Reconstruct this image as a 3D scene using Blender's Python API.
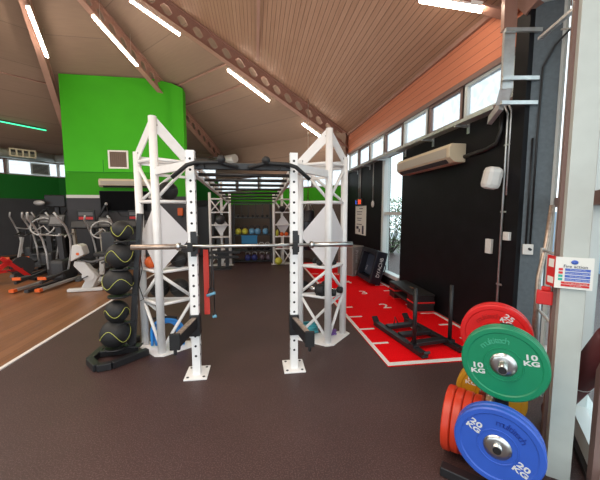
import bpy, bmesh, math, random
from mathutils import Vector, Matrix, Euler
random.seed(7)
for o in list(bpy.data.objects):
    bpy.data.objects.remove(o)
SC = bpy.context.scene
COL = SC.collection
PI = math.pi

# ------------------------------------------------------------------ camera, world, exposure
cd = bpy.data.cameras.new('camera')
cam = bpy.data.objects.new('camera', cd)
COL.objects.link(cam)
cd.sensor_width = 36.0
cd.lens = 36.0 * 310.0 / 600.0
cd.clip_start = 0.05
cam.location = (0, 0, 1.7)
cam.rotation_euler = (math.radians(90 - 5.2), 0, math.radians(-8.1))
SC.camera = cam
W = bpy.data.worlds.new('sky')
SC.world = W
W.use_nodes = True
bg = W.node_tree.nodes['Background']
bg.inputs[0].default_value = (0.86, 0.95, 1.0, 1)
bg.inputs[1].default_value = 2.2
SC.view_settings.view_transform = 'Standard'
SC.view_settings.look = 'None'
SC.view_settings.gamma = 1.0
SC.view_settings.exposure = 0.0
SC.view_settings.use_curve_mapping = False
# added area lights that brighten the hall, standing in for unseen ceiling lamps
def fill_light(loc, size, energy, rot=(0, 0, 0)):
    l = bpy.data.lights.new('fill_light', 'AREA'); l.shape = 'RECTANGLE'; l.size, l.size_y = size; l.energy = energy; l.color = (1.0, 0.88, 0.74)
    o = bpy.data.objects.new('fill_light', l); COL.objects.link(o); o.location = loc; o.rotation_euler = rot
fill_light((-1.5, 0.6, 4.3), (4.0, 2.5), 215)
fill_light((-7.0, 4.5, 5.2), (4.0, 4.0), 330)
fill_light((-3.5, 7.0, 3.0), (11.0, 11.0), 330, (PI, 0, 0))      # broad upward fill, added to brighten the ceiling

# ------------------------------------------------------------------ materials
MATS = {}
def mat(name, col, rough=0.5, metal=0.0, emit=None, es=0.0, noise=0.0, scale=30.0, bump=0.0, spec=0.5):
    if name in MATS:
        return MATS[name]
    m = bpy.data.materials.new(name)
    m.use_nodes = True
    nt = m.node_tree
    b = nt.nodes['Principled BSDF']
    b.inputs['Base Color'].default_value = (*col, 1)
    b.inputs['Roughness'].default_value = rough
    b.inputs['Metallic'].default_value = metal
    b.inputs['Specular IOR Level'].default_value = spec
    if emit:
        b.inputs['Emission Color'].default_value = (*emit, 1)
        b.inputs['Emission Strength'].default_value = es
    if noise or bump:
        tc = nt.nodes.new('ShaderNodeTexCoord')
        n = nt.nodes.new('ShaderNodeTexNoise')
        n.inputs['Scale'].default_value = scale
        n.inputs['Detail'].default_value = 5
        nt.links.new(tc.outputs['Object'], n.inputs['Vector'])
        if noise:
            r = nt.nodes.new('ShaderNodeValToRGB')
            r.color_ramp.elements[0].position = 0.3
            r.color_ramp.elements[1].position = 0.7
            r.color_ramp.elements[0].color = (*[c * (1 - noise) for c in col], 1)
            r.color_ramp.elements[1].color = (*[min(1, c * (1 + noise)) for c in col], 1)
            nt.links.new(n.outputs['Fac'], r.inputs[0])
            nt.links.new(r.outputs[0], b.inputs['Base Color'])
        if bump:
            bp = nt.nodes.new('ShaderNodeBump')
            bp.inputs['Strength'].default_value = bump
            bp.inputs['Distance'].default_value = 0.01
            nt.links.new(n.outputs['Fac'], bp.inputs['Height'])
            nt.links.new(bp.outputs[0], b.inputs['Normal'])
    MATS[name] = m
    return m

def board_mat(name, c1, c2, pitch, groove=0.07, rough=0.55, gcol=0.35, bump=0.5):
    """boards along UV u, pitch in metres along UV v, with dark grooves and a little grain"""
    m = bpy.data.materials.new(name)
    m.use_nodes = True
    nt = m.node_tree
    N = nt.nodes.new
    L = nt.links.new
    b = nt.nodes['Principled BSDF']
    b.inputs['Roughness'].default_value = rough
    uv = N('ShaderNodeUVMap')
    sp = N('ShaderNodeSeparateXYZ')
    L(uv.outputs[0], sp.inputs[0])
    dv = N('ShaderNodeMath'); dv.operation = 'DIVIDE'; dv.inputs[1].default_value = pitch
    L(sp.outputs[1], dv.inputs[0])
    fr = N('ShaderNodeMath'); fr.operation = 'FRACT'
    L(dv.outputs[0], fr.inputs[0])
    fl = N('ShaderNodeMath'); fl.operation = 'FLOOR'
    L(dv.outputs[0], fl.inputs[0])
    gt = N('ShaderNodeMath'); gt.operation = 'GREATER_THAN'; gt.inputs[1].default_value = groove
    L(fr.outputs[0], gt.inputs[0])
    mp = N('ShaderNodeMapping'); mp.inputs['Scale'].default_value = (0.8, 14, 1)
    L(uv.outputs[0], mp.inputs['Vector'])
    ns = N('ShaderNodeTexNoise'); ns.inputs['Scale'].default_value = 2.0; ns.inputs['Detail'].default_value = 4
    L(mp.outputs[0], ns.inputs['Vector'])
    wn = N('ShaderNodeTexWhiteNoise'); wn.noise_dimensions = '1D'
    L(fl.outputs[0], wn.inputs['W'])
    ad = N('ShaderNodeMath'); ad.operation = 'MULTIPLY_ADD'; ad.inputs[1].default_value = 0.35
    L(wn.outputs['Value'], ad.inputs[0]); L(ns.outputs['Fac'], ad.inputs[2])
    rp = N('ShaderNodeValToRGB')
    rp.color_ramp.elements[0].position = 0.3; rp.color_ramp.elements[1].position = 1.0
    rp.color_ramp.elements[0].color = (*c1, 1); rp.color_ramp.elements[1].color = (*c2, 1)
    L(ad.outputs[0], rp.inputs[0])
    mx = N('ShaderNodeMix'); mx.data_type = 'RGBA'
    mx.inputs[6].default_value = (*[c * gcol for c in c1], 1)
    L(gt.outputs[0], mx.inputs[0]); L(rp.outputs[0], mx.inputs[7])
    L(mx.outputs[2], b.inputs['Base Color'])
    bp = N('ShaderNodeBump'); bp.inputs['Strength'].default_value = bump; bp.inputs['Distance'].default_value = 0.01
    L(gt.outputs[0], bp.inputs['Height']); L(bp.outputs[0], b.inputs['Normal'])
    MATS[name] = m
    return m

def speckle_mat(name, base, fleck, scale, rough, thr=0.62, big=0.15):
    m = bpy.data.materials.new(name)
    m.use_nodes = True
    nt = m.node_tree; N = nt.nodes.new; L = nt.links.new
    b = nt.nodes['Principled BSDF']
    b.inputs['Roughness'].default_value = rough
    tc = N('ShaderNodeTexCoord')
    n = N('ShaderNodeTexNoise'); n.inputs['Scale'].default_value = scale; n.inputs['Detail'].default_value = 2
    L(tc.outputs['Object'], n.inputs['Vector'])
    r = N('ShaderNodeValToRGB')
    r.color_ramp.elements[0].position = thr - 0.12; r.color_ramp.elements[1].position = thr
    r.color_ramp.elements[0].color = (*base, 1); r.color_ramp.elements[1].color = (*fleck, 1)
    L(n.outputs['Fac'], r.inputs[0])
    n2 = N('ShaderNodeTexNoise'); n2.inputs['Scale'].default_value = 1.3; n2.inputs['Detail'].default_value = 6
    L(tc.outputs['Object'], n2.inputs['Vector'])
    r2 = N('ShaderNodeMapRange'); r2.inputs[1].default_value = 0.3; r2.inputs[2].default_value = 0.7
    r2.inputs[3].default_value = 1 - big; r2.inputs[4].default_value = 1 + big
    L(n2.outputs['Fac'], r2.inputs[0])
    mx = N('ShaderNodeMix'); mx.data_type = 'RGBA'; mx.blend_type = 'MULTIPLY'; mx.inputs[0].default_value = 1
    L(r.outputs[0], mx.inputs[6]); L(r2.outputs[0], mx.inputs[7])
    L(mx.outputs[2], b.inputs['Base Color'])
    bp = N('ShaderNodeBump'); bp.inputs['Strength'].default_value = 0.25; bp.inputs['Distance'].default_value = 0.004
    L(n.outputs['Fac'], bp.inputs['Height']); L(bp.outputs[0], b.inputs['Normal'])
    MATS[name] = m
    return m

def glass_mat(name, tint, gl=0.06):
    m = bpy.data.materials.new(name)
    m.use_nodes = True
    nt = m.node_tree; N = nt.nodes.new; L = nt.links.new
    nt.nodes.remove(nt.nodes['Principled BSDF'])
    out = nt.nodes['Material Output']
    t = N('ShaderNodeBsdfTransparent'); t.inputs[0].default_value = (*tint, 1)
    g = N('ShaderNodeBsdfGlossy'); g.inputs['Roughness'].default_value = 0.05
    mx = N('ShaderNodeMixShader'); mx.inputs[0].default_value = gl
    L(t.outputs[0], mx.inputs[1]); L(g.outputs[0], mx.inputs[2]); L(mx.outputs[0], out.inputs[0])
    MATS[name] = m
    return m

def frost_mat(name):
    m = bpy.data.materials.new(name)
    m.use_nodes = True
    nt = m.node_tree; N = nt.nodes.new; L = nt.links.new
    nt.nodes.remove(nt.nodes['Principled BSDF'])
    out = nt.nodes['Material Output']
    tc = N('ShaderNodeTexCoord')
    n = N('ShaderNodeTexNoise'); n.inputs['Scale'].default_value = 14; n.inputs['Detail'].default_value = 6
    L(tc.outputs['Object'], n.inputs['Vector'])
    r = N('ShaderNodeValToRGB')
    r.color_ramp.elements[0].position = 0.35; r.color_ramp.elements[1].position = 0.65
    r.color_ramp.elements[0].color = (0.74, 0.78, 0.80, 1); r.color_ramp.elements[1].color = (0.98, 0.99, 0.98, 1)
    L(n.outputs['Fac'], r.inputs[0])
    t = N('ShaderNodeBsdfTransparent'); L(r.outputs[0], t.inputs[0])
    d = N('ShaderNodeBsdfTranslucent'); d.inputs[0].default_value = (0.8, 0.82, 0.83, 1)
    mx = N('ShaderNodeMixShader'); mx.inputs[0].default_value = 0.35
    L(t.outputs[0], mx.inputs[1]); L(d.outputs[0], mx.inputs[2]); L(mx.outputs[0], out.inputs[0])
    MATS[name] = m
    return m

rubber = speckle_mat('rubber_floor', (0.048, 0.0225, 0.0215), (0.105, 0.060, 0.056), 105, 0.5, 0.64)
woodfloor = board_mat('wood_floor', (0.17, 0.072, 0.03), (0.30, 0.135, 0.062), 0.16, 0.03, 0.35, 0.5, 0.1)
ceil_m = board_mat('ceiling_boards', (0.29, 0.158, 0.100), (0.37, 0.215, 0.145), 0.088, 0.08, 0.6, 0.22)
ceil2_m = board_mat('ceiling_panels', (0.20, 0.130, 0.095), (0.24, 0.160, 0.118), 1.25, 0.012, 0.7, 0.6, 0.2)
timber = board_mat('timber_band', (0.50, 0.158, 0.085), (0.58, 0.205, 0.115), 0.125, 0.06, 0.55, 0.4)
beam_m = mat('beam_paint', (0.33, 0.18, 0.14), 0.5, noise=0.08, scale=3)
black_wall = mat('black_wall_paint', (0.0065, 0.006, 0.008), 0.55, noise=0.3, scale=4, spec=0.22)
blue_wall = mat('charcoal_blue_paint', (0.115, 0.14, 0.16), 0.45, noise=0.12, scale=25, bump=0.15)
green_w = mat('bright_green_paint', (0.050, 0.40, 0.012), 0.6, noise=0.04, scale=2, spec=0.2)
dgreen_w = mat('dark_green_paint', (0.010, 0.16, 0.018), 0.6, spec=0.2)
grey_w = mat('dark_grey_paint', (0.050, 0.050, 0.058), 0.6, noise=0.08, scale=3)
taupe_w = mat('taupe_wall_paint', (0.105, 0.080, 0.068), 0.65)
white_fr = mat('white_frame_paint', (0.62, 0.66, 0.65), 0.4)
col_m = mat('column_paint', (0.50, 0.53, 0.50), 0.45, noise=0.04, scale=9)
brown_fr = mat('brown_frame_paint', (0.20, 0.125, 0.11), 0.45)
white = mat('white_powder_coat', (0.87, 0.86, 0.85), 0.35, noise=0.03, scale=12)
panel_w = mat('white_panel', (0.80, 0.78, 0.79), 0.4, noise=0.02, scale=5)
holem = mat('hole_dark', (0.012, 0.012, 0.014), 0.7)
black = mat('black_powder_coat', (0.013, 0.013, 0.015), 0.42)
blackr = mat('black_rubber', (0.011, 0.011, 0.012), 0.6, noise=0.2, scale=60, bump=0.15)
blackv = mat('black_vinyl', (0.010, 0.010, 0.018), 0.35, noise=0.1, scale=30)
charcoal = mat('charcoal_plastic', (0.035, 0.036, 0.040), 0.45)
steel = mat('steel', (0.60, 0.60, 0.58), 0.28, 1.0, noise=0.1, scale=20)
galv = mat('galvanised_steel', (0.62, 0.65, 0.66), 0.42, 0.75, noise=0.12, scale=12)
chrome = mat('chrome', (0.75, 0.75, 0.74), 0.15, 1.0)
worn = mat('worn_steel', (0.45, 0.36, 0.30), 0.4, 0.9, noise=0.2, scale=40)
cream = mat('cream_plastic', (0.72, 0.62, 0.45), 0.45)
offw = mat('off_white_plastic', (0.78, 0.76, 0.73), 0.4)
red_turf = mat('red_turf', (0.85, 0.004, 0.008), 0.9, noise=0.25, scale=90, bump=0.3, spec=0.08)
whiteline = mat('white_marking', (0.75, 0.72, 0.70), 0.8, noise=0.06, scale=60)
p_green = mat('green_bumper_rubber', (0.004, 0.205, 0.092), 0.38, noise=0.05, scale=8)
p_greenl = mat('green_embossed', (0.05, 0.36, 0.21), 0.35)
p_blue = mat('blue_bumper_rubber', (0.028, 0.095, 0.47), 0.38, noise=0.05, scale=8)
p_bluel = mat('blue_embossed', (0.012, 0.04, 0.26), 0.3)
p_red = mat('red_bumper_rubber', (0.66, 0.010, 0.010), 0.4, noise=0.05, scale=8)
p_redl = mat('red_embossed', (0.42, 0.01, 0.01), 0.35)
p_orange = mat('orange_red_bumper_rubber', (0.60, 0.042, 0.014), 0.42, noise=0.06, scale=8)
p_yel = mat('yellow_bumper_rubber', (0.50, 0.24, 0.012), 0.42, noise=0.06, scale=8)
letter = mat('pale_grey_letter', (0.62, 0.63, 0.62), 0.5)
yellow_l = mat('yellow_line', (0.50, 0.52, 0.10), 0.5)
bandred = mat('red_band_rubber', (0.62, 0.045, 0.03), 0.5)
bluer = mat('bright_blue_rubber', (0.025, 0.26, 0.72), 0.42)
teal = mat('teal_rubber', (0.05, 0.33, 0.38), 0.45)
purple = mat('purple_rubber', (0.16, 0.07, 0.28), 0.45)
orange = mat('orange_rubber', (0.78, 0.13, 0.02), 0.45)
greyfoam = mat('grey_vinyl', (0.27, 0.25, 0.235), 0.5, noise=0.08, scale=20)
taupev = mat('taupe_vinyl', (0.20, 0.145, 0.125), 0.5)
maroon = mat('maroon_vinyl', (0.085, 0.016, 0.017), 0.42)
diff_m = mat('light_diffuser', (1, 1, 1), 0.5, emit=(1.0, 0.86, 0.68), es=45.0)
led_m = mat('green_led', (0.1, 0.9, 0.5), 0.5, emit=(0.05, 1.0, 0.42), es=1.6)
paper = mat('paper', (0.80, 0.79, 0.74), 0.6)
signred = mat('sign_red', (0.62, 0.02, 0.02), 0.4)
signblue = mat('sign_blue', (0.06, 0.13, 0.52), 0.45)
signgreen = mat('sign_green', (0.03, 0.42, 0.32), 0.45)
ink = mat('dark_ink', (0.02, 0.02, 0.05), 0.6)
led_red = mat('clock_red_digits', (0.8, 0.1, 0.05), 0.4, emit=(1.0, 0.08, 0.03), es=2.0)
led_blue = mat('clock_blue_digits', (0.1, 0.2, 0.8), 0.4, emit=(0.05, 0.15, 1.0), es=2.0)
screen = mat('dark_screen', (0.003, 0.003, 0.004), 0.6, spec=0.08)
silver = mat('silver_paint', (0.48, 0.48, 0.48), 0.35, 0.3)
midgrey = mat('mid_grey_plastic', (0.13, 0.13, 0.135), 0.45)
beige = mat('beige_plastic', (0.50, 0.45, 0.38), 0.5)
kb_y = mat('yellow_vinyl', (0.55, 0.52, 0.05), 0.45)
kb_b = mat('light_blue_vinyl', (0.12, 0.30, 0.48), 0.45)
kb_n = mat('navy_vinyl', (0.035, 0.045, 0.22), 0.4)
kb_p = mat('plum_grey_vinyl', (0.10, 0.075, 0.10), 0.4)
bluebox = mat('blue_plastic', (0.02, 0.20, 0.42), 0.5)
paving = mat('pale_paving', (0.55, 0.60, 0.62), 0.8, noise=0.1, scale=2)
leaf_m = mat('hedge_leaf', (0.10, 0.16, 0.07), 0.7, noise=0.4, scale=3)
bark = mat('bark', (0.10, 0.085, 0.07), 0.8)
cloud_wall = mat('pale_render', (0.40, 0.58, 0.78), 0.8, noise=0.15, scale=0.8)
glass = glass_mat('window_glass', (0.93, 0.97, 0.97))
frost = frost_mat('obscured_glass')

# ------------------------------------------------------------------ mesh builder
class MB:
    def __init__(s):
        s.v = []; s.f = []; s.m = []; s.sm = []; s.uv = {}
    def _add(s, vs, fs, mi=0, smooth=False):
        b = len(s.v)
        s.v += [tuple(v) for v in vs]
        for f in fs:
            s.f.append([b + i for i in f]); s.m.append(mi); s.sm.append(smooth)
        return s
    def box(s, c, size, rot=(0, 0, 0), mi=0, bev=0.0):
        M = Matrix.Translation(c) @ Euler(rot).to_matrix().to_4x4()
        x, y, z = [d / 2 for d in size]
        if bev <= 0:
            vs = [M @ Vector((i * x, j * y, k * z)) for i in (-1, 1) for j in (-1, 1) for k in (-1, 1)]
            return s._add(vs, [(0, 1, 3, 2), (4, 6, 7, 5), (0, 4, 5, 1), (2, 3, 7, 6), (0, 2, 6, 4), (1, 5, 7, 3)], mi)
        bm = bmesh.new()
        bmesh.ops.create_cube(bm, size=1)
        for v in bm.verts:
            v.co = Vector((v.co.x * size[0], v.co.y * size[1], v.co.z * size[2]))
        bmesh.ops.bevel(bm, geom=bm.edges[:], offset=min(bev, min(size) * 0.45), segments=2, affect='EDGES', profile=0.5)
        bm.verts.index_update()
        s._add([M @ v.co for v in bm.verts], [[v.index for v in f.verts] for f in bm.faces], mi)
        bm.free()
        return s
    def bar(s, a, b, w, h=None, up=(0, 0, 1), mi=0):
        """rectangular bar between two points"""
        a = Vector(a); b = Vector(b); h = h or w
        d = (b - a).normalized()
        up = Vector(up)
        if abs(d.dot(up)) > 0.98:
            up = Vector((0, 1, 0))
        x = d.cross(up).normalized(); y = x.cross(d).normalized()
        vs = []
        for p in (a, b):
            for i, j in ((-1, -1), (1, -1), (1, 1), (-1, 1)):
                vs.append(p + x * i * w / 2 + y * j * h / 2)
        return s._add(vs, [(3, 2, 1, 0), (4, 5, 6, 7), (0, 1, 5, 4), (1, 2, 6, 5), (2, 3, 7, 6), (3, 0, 4, 7)], mi)
    def tube(s, pts, r, n=10, mi=0, closed=False):
        pts = [Vector(p) for p in pts]
        rs = r if isinstance(r, (list, tuple)) else [r] * len(pts)
        k = len(pts); rings = []; pv = None; vs = []
        for i, p in enumerate(pts):
            if closed:
                d = pts[(i + 1) % k] - pts[i - 1]
            else:
                d = pts[min(i + 1, k - 1)] - pts[max(i - 1, 0)]
            d.normalize()
            if pv is None:
                u = Vector((0, 0, 1)) if abs(d.z) < 0.9 else Vector((1, 0, 0))
                x = d.cross(u).normalized()
            else:
                x = (pv - d * pv.dot(d)).normalized()
            pv = x; y = d.cross(x)
            for j in range(n):
                a = 2 * PI * j / n
                vs.append(p + (x * math.cos(a) + y * math.sin(a)) * rs[i])
        fs = []
        for i in range(k if closed else k - 1):
            i2 = (i + 1) % k
            for j in range(n):
                fs.append((i * n + j, i * n + (j + 1) % n, i2 * n + (j + 1) % n, i2 * n + j))
        s._add(vs, fs, mi, True)
        if not closed:
            b = len(s.v) - len(vs)
            s.f.append([b + j for j in range(n)][::-1]); s.m.append(mi); s.sm.append(False)
            s.f.append([b + (k - 1) * n + j for j in range(n)]); s.m.append(mi); s.sm.append(False)
        return s
    def cyl(s, a, b, r, n=16, mi=0):
        return s.tube([a, b], r, n, mi)
    def lathe(s, prof, n=32, M=None, mi=0, smooth=True):
        """prof: (radius, height) about local Z, M maps to place; profile pairs with None break smoothing"""
        M = M or Matrix.Identity(4)
        vs = []
        for r, h in prof:
            for j in range(n):
                a = 2 * PI * j / n
                vs.append(M @ Vector((r * math.cos(a), r * math.sin(a), h)))
        fs = []
        for i in range(len(prof) - 1):
            for j in range(n):
                fs.append((i * n + j, i * n + (j + 1) % n, (i + 1) * n + (j + 1) % n, (i + 1) * n + j))
        s._add(vs, fs, mi, smooth)
        return s
    def ball(s, c, r, sc=(1, 1, 1), nu=20, nv=12, mi=0):
        vs = []; fs = []
        c = Vector(c)
        for i in range(nv + 1):
            t = PI * i / nv
            for j in range(nu):
                a = 2 * PI * j / nu
                vs.append(c + Vector((r * sc[0] * math.sin(t) * math.cos(a), r * sc[1] * math.sin(t) * math.sin(a), r * sc[2] * math.cos(t))))
        for i in range(nv):
            for j in range(nu):
                fs.append((i * nu + j, (i + 1) * nu + j, (i + 1) * nu + (j + 1) % nu, i * nu + (j + 1) % nu))
        return s._add(vs, fs, mi, True)
    def prism(s, poly, vec, mi=0):
        """poly: list of 3D points of a flat outline, extruded by vec"""
        n = len(poly); vec = Vector(vec)
        vs = [Vector(p) for p in poly] + [Vector(p) + vec for p in poly]
        fs = [tuple(range(n))[::-1], tuple(range(n, 2 * n))] + [(i, (i + 1) % n, n + (i + 1) % n, n + i) for i in range(n)]
        return s._add(vs, fs, mi)
    def quaduv(s, pts, uvs, mi=0):
        i = len(s.f)
        s._add(pts, [tuple(range(len(pts)))], mi)
        s.uv[i] = uvs
        return s
    def build(s, name, mats, parent=None, loc=None, bevel=0.0, kind=None):
        me = bpy.data.meshes.new(name)
        me.from_pydata(s.v, [], s.f)
        if not isinstance(mats, (list, tuple)):
            mats = [mats]
        for m in mats:
            me.materials.append(m)
        me.polygons.foreach_set('material_index', s.m)
        me.polygons.foreach_set('use_smooth', s.sm)
        if s.uv:
            ul = me.uv_layers.new(name='UVMap')
            for fi, uvs in s.uv.items():
                for li, u in zip(me.polygons[fi].loop_indices, uvs):
                    ul.data[li].uv = u
        bm = bmesh.new(); bm.from_mesh(me)
        if not s.uv:
            bmesh.ops.recalc_face_normals(bm, faces=bm.faces)
        bm.to_mesh(me); bm.free()
        me.update()
        o = bpy.data.objects.new(name, me)
        COL.objects.link(o)
        if parent:
            o.parent = parent
        if loc is not None:
            o.location = loc
        if bevel:
            b = o.modifiers.new('bevel', 'BEVEL'); b.width = bevel; b.segments = 2; b.limit_method = 'ANGLE'
        if kind:
            o['kind'] = kind
        return o

def thing(name, label, cat, loc=(0, 0, 0), rz=0.0, group=None):
    o = bpy.data.objects.new(name, None)
    COL.objects.link(o)
    o.empty_display_size = 0.1
    o.location = loc; o.rotation_euler = (0, 0, rz)
    o['label'] = label; o['category'] = cat
    if group:
        o['group'] = group
    return o
def tag(o, label, cat, group=None, kind=None):
    o['label'] = label; o['category'] = cat
    if group: o['group'] = group
    if kind: o['kind'] = kind
    return o
def struct(name, mb, m, parent=None):
    return mb.build(name, m, parent, kind='structure')
def dup(root, loc, rz, label, group=None):
    r = root.copy(); COL.objects.link(r); r.location = loc; r.rotation_euler = (0, 0, rz)
    r['label'] = label
    if group: r['group'] = group
    for ch in list(root.children):
        c = ch.copy(); COL.objects.link(c); c.parent = r
        for g in list(ch.children):
            d = g.copy(); COL.objects.link(d); d.parent = c
    return r

def text_mesh(body, size, depth=0.001, shear=0.0, spacing=1.0, bold=0.0):
    cu = bpy.data.curves.new('t', 'FONT')
    cu.body = body; cu.size = size; cu.extrude = depth; cu.align_x = 'CENTER'; cu.align_y = 'CENTER'
    cu.offset = bold; cu.shear = shear; cu.space_character = spacing; cu.resolution_u = 3
    o = bpy.data.objects.new('t', cu); COL.objects.link(o)
    dg = bpy.context.evaluated_depsgraph_get(); dg.update()
    me = bpy.data.meshes.new_from_object(o.evaluated_get(dg))
    vs = [v.co.copy() for v in me.vertices]; fs = [list(p.vertices) for p in me.polygons]
    bpy.data.objects.remove(o); bpy.data.curves.remove(cu); bpy.data.meshes.remove(me)
    return vs, fs
def put_text(mb, body, size, M, mi=0, depth=0.001, bold=0.0, spacing=1.0, sx=1.0):
    vs, fs = text_mesh(body, size, depth, 0, spacing, bold)
    mb._add([M @ Vector((v.x * sx, v.y, v.z)) for v in vs], fs, mi)
RX90 = Matrix.Rotation(PI / 2, 4, 'X')       # text plane -> facing -Y, up +Z

# ------------------------------------------------------------------ setting: octagonal hall
OX, OY, R0, ZE, ZA = -5.05, 6.83, 8.1, 4.25, 8.1
K = (ZA - ZE) / R0
def facet_pt(az, along, out):
    """point in the octagon's facet frame: az deg of outward normal"""
    a = math.radians(az)
    n = Vector((math.cos(a), math.sin(a), 0)); t = Vector((-math.sin(a), math.cos(a), 0))
    return Vector((OX, OY, 0)) + n * out + t * along
def roof_z(az, out):
    return ZA - K * out
TAN = math.tan(PI / 8)
APEX = Vector((-4.88, 7.11, ZA))
CORN = []
for k in range(8):
    v = facet_pt(k * 45, R0 * TAN, R0); v.z = ZE; CORN.append(v)
CORN[1] = Vector((-1.45, 14.9, ZE)); CORN[2] = Vector((-7.7, 14.9, ZE))
PLN = []
for k in range(8):
    n = (CORN[k - 1] - APEX).cross(CORN[k] - APEX); PLN.append(n / n.z)
def roof_at(x, y):
    return min(APEX.z - (n.x * (x - APEX.x) + n.y * (y - APEX.y)) for n in PLN)
for k in range(8):
    az = k * 45
    mb = MB()
    ov = 1.13 if az in (225, 270, 315) else (1.10 if az in (90, 135) else 1.0)
    a = APEX.lerp(CORN[k - 1], ov); b = APEX.lerp(CORN[k], ov); c = APEX.copy()
    e = (b - a).normalized()
    ua = (a - c).dot(e); ub = (b - c).dot(e); sl = ((a - c) - e * ua).length
    mb.quaduv([a, b, c], [(ua, 0), (ub, 0), (0, sl)])
    up = Vector((0, 0, 0.15))
    mb.quaduv([a + up, c + up, b + up], [(ua, 0), (0, sl), (ub, 0)])
    struct('ceiling', mb, ceil_m if az in (0, 315, 270) else ceil2_m)

# floor
mb = MB(); mb.box((-1.0, 6.0, -0.05), (26, 24, 0.1)); struct('floor', mb, rubber)
mb = MB()
x0, x1, y0, y1 = -13.5, -2.78, 1.5, 14.9
mb.quaduv([(x0, y0, 0.006), (x1, y0, 0.006), (x1, y1, 0.006), (x0, y1, 0.006)], [(0, 0), (0, x1 - x0), (y1 - y0, x1 - x0), (y1 - y0, 0)])
struct('floor_wood', mb, woodfloor)
mb = MB(); mb.box((-2.76, 8.2, 0.006), (0.045, 13.4, 0.012)); struct('trim_floor_edge', mb, whiteline)

# walls: helper that makes a straight wall layer between two plan points
def wall_strip(mb, p, q, z0, z1, th, uvs=False, mi=0):
    p = Vector((p[0], p[1], 0)); q = Vector((q[0], q[1], 0))
    d = (q - p).normalized(); n = Vector((-d.y, d.x, 0))
    L = (q - p).length
    P = [p + Vector((0, 0, z0)), q + Vector((0, 0, z0)), q + Vector((0, 0, z1)), p + Vector((0, 0, z1))]
    B = [v + n * th for v in P]
    if uvs:
        mb.quaduv(P, [(0, z0), (L, z0), (L, z1), (0, z1)], mi)
        mb.quaduv(B[::-1], [(0, z1), (L, z1), (L, z0), (0, z0)], mi)
        for i in range(4):
            j = (i + 1) % 4
            mb.quaduv([P[i], B[i], B[j], P[j]], [(0, z0), (0, z0 + .02), (.1, z0 + .02), (.1, z0)], mi)
    else:
        mb.prism(P, n * th, mi)

WX = 3.05
Z_W0, Z_W1 = 3.04, 3.55         # clerestory window
# right wall: black dado in two lengths either side of the slot window
mb = MB(); mb.box((WX + 0.1, (3.2 + 6.22) / 2, 1.52), (0.2, 6.22 - 3.2, 3.04)); struct('wall_right', mb, black_wall)
mb = MB(); mb.box((WX + 0.1, (7.22 + 10.2) / 2, 1.52), (0.2, 10.2 - 7.22, 3.04)); struct('wall_right_far', mb, black_wall)
mb = MB(); mb.box((WX + 0.1, 6.72, 0.1), (0.2, 1.0, 0.2)); struct('wall_right_sill', mb, black_wall)
# boxed pilaster at the near end of the black wall, full height
mb = MB(); mb.box((WX - 0.0, 3.28, 1.95), (0.12, 0.18, 3.9)); mb.box((WX + 0.1, 3.45, 3.45), (0.16, 0.34, 0.9)); struct('wall_right_pilaster', mb, black_wall)
# timber band over the windows
mb = MB(); wall_strip(mb, (WX, 10.2), (WX, 3.2), Z_W1 + 0.06, ZE + 0.03, 0.15, True); struct('wall_right_timber', mb, timber)
# eave cover strip
mb = MB(); mb.bar((WX - 0.02, 2.9, ZE - 0.03), (WX - 0.02, 10.2, ZE - 0.03), 0.05, 0.07); struct('trim_eave_right', mb, beam_m)
mb = MB()
xs = 0.1
mb.bar((xs, 2.8, roof_at(xs, 4.0) - 0.015), (xs, 8.6, roof_at(xs, 8.0) - 0.015), 0.06, 0.03); struct('trim_ceiling_joint', mb, beam_m)

for k, f_ in ((1, 0.577), (1, 0.664), (3, 0.584)):
    p, q = APEX.lerp(CORN[k - 1], f_), APEX.lerp(CORN[k], f_)
    p, q = p.lerp(q, 0.03), q.lerp(p, 0.03)
    p.z -= 0.012; q.z -= 0.012
    mb = MB(); mb.bar(p, q, 0.06, 0.024); struct('trim_ceiling_joint', mb, beam_m)
def clerestory(n0, p, q, panes, fm=brown_fr, wm=white_fr, Z_W0=Z_W0, Z_W1=Z_W1):
    """row of clerestory windows between plan points, each window a structure with a pane"""
    p = Vector((*p, 0)); q = Vector((*q, 0)); d = (q - p).normalized(); nn = Vector((-d.y, d.x, 0))
    L = (q - p).length; w = L / panes
    mb = MB()
    mb.bar(p + Vector((0, 0, Z_W0 - 0.02)) + nn * 0.05, q + Vector((0, 0, Z_W0 - 0.02)) + nn * 0.05, 0.14, 0.08)
    mb.bar(p + Vector((0, 0, Z_W1 + 0.03)) + nn * 0.05, q + Vector((0, 0, Z_W1 + 0.03)) + nn * 0.05, 0.14, 0.07)
    struct('trim_clerestory', mb, fm)
    for i in range(panes):
        a = p + d * (i * w); b = p + d * ((i + 1) * w)
        f = MB()
        for s_, e in ((a, 0.03), (b, -0.03)):
            c = s_ + d * e
            f.bar(c + Vector((0, 0, Z_W0)) + nn * 0.05, c + Vector((0, 0, Z_W1)) + nn * 0.05, 0.06, 0.10, up=d)
        for z in (Z_W0 + 0.035, Z_W1 - 0.02):
            f.bar(a + d * .05 + Vector((0, 0, z)) + nn * 0.05, b - d * .05 + Vector((0, 0, z)) + nn * 0.05, 0.07, 0.04)
        fr = struct('window_%d' % (n0 + i), f, wm if i % 2 == 0 else fm)
        g = MB()
        g.prism([a + nn * 0.06 + Vector((0, 0, Z_W0)), b + nn * 0.06 + Vector((0, 0, Z_W0)), b + nn * 0.06 + Vector((0, 0, Z_W1)), a + nn * 0.06 + Vector((0, 0, Z_W1))], nn * 0.006)
        g.build('pane', frost, fr)
clerestory(1, (WX, 10.1), (WX, 3.42), 7)

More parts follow.
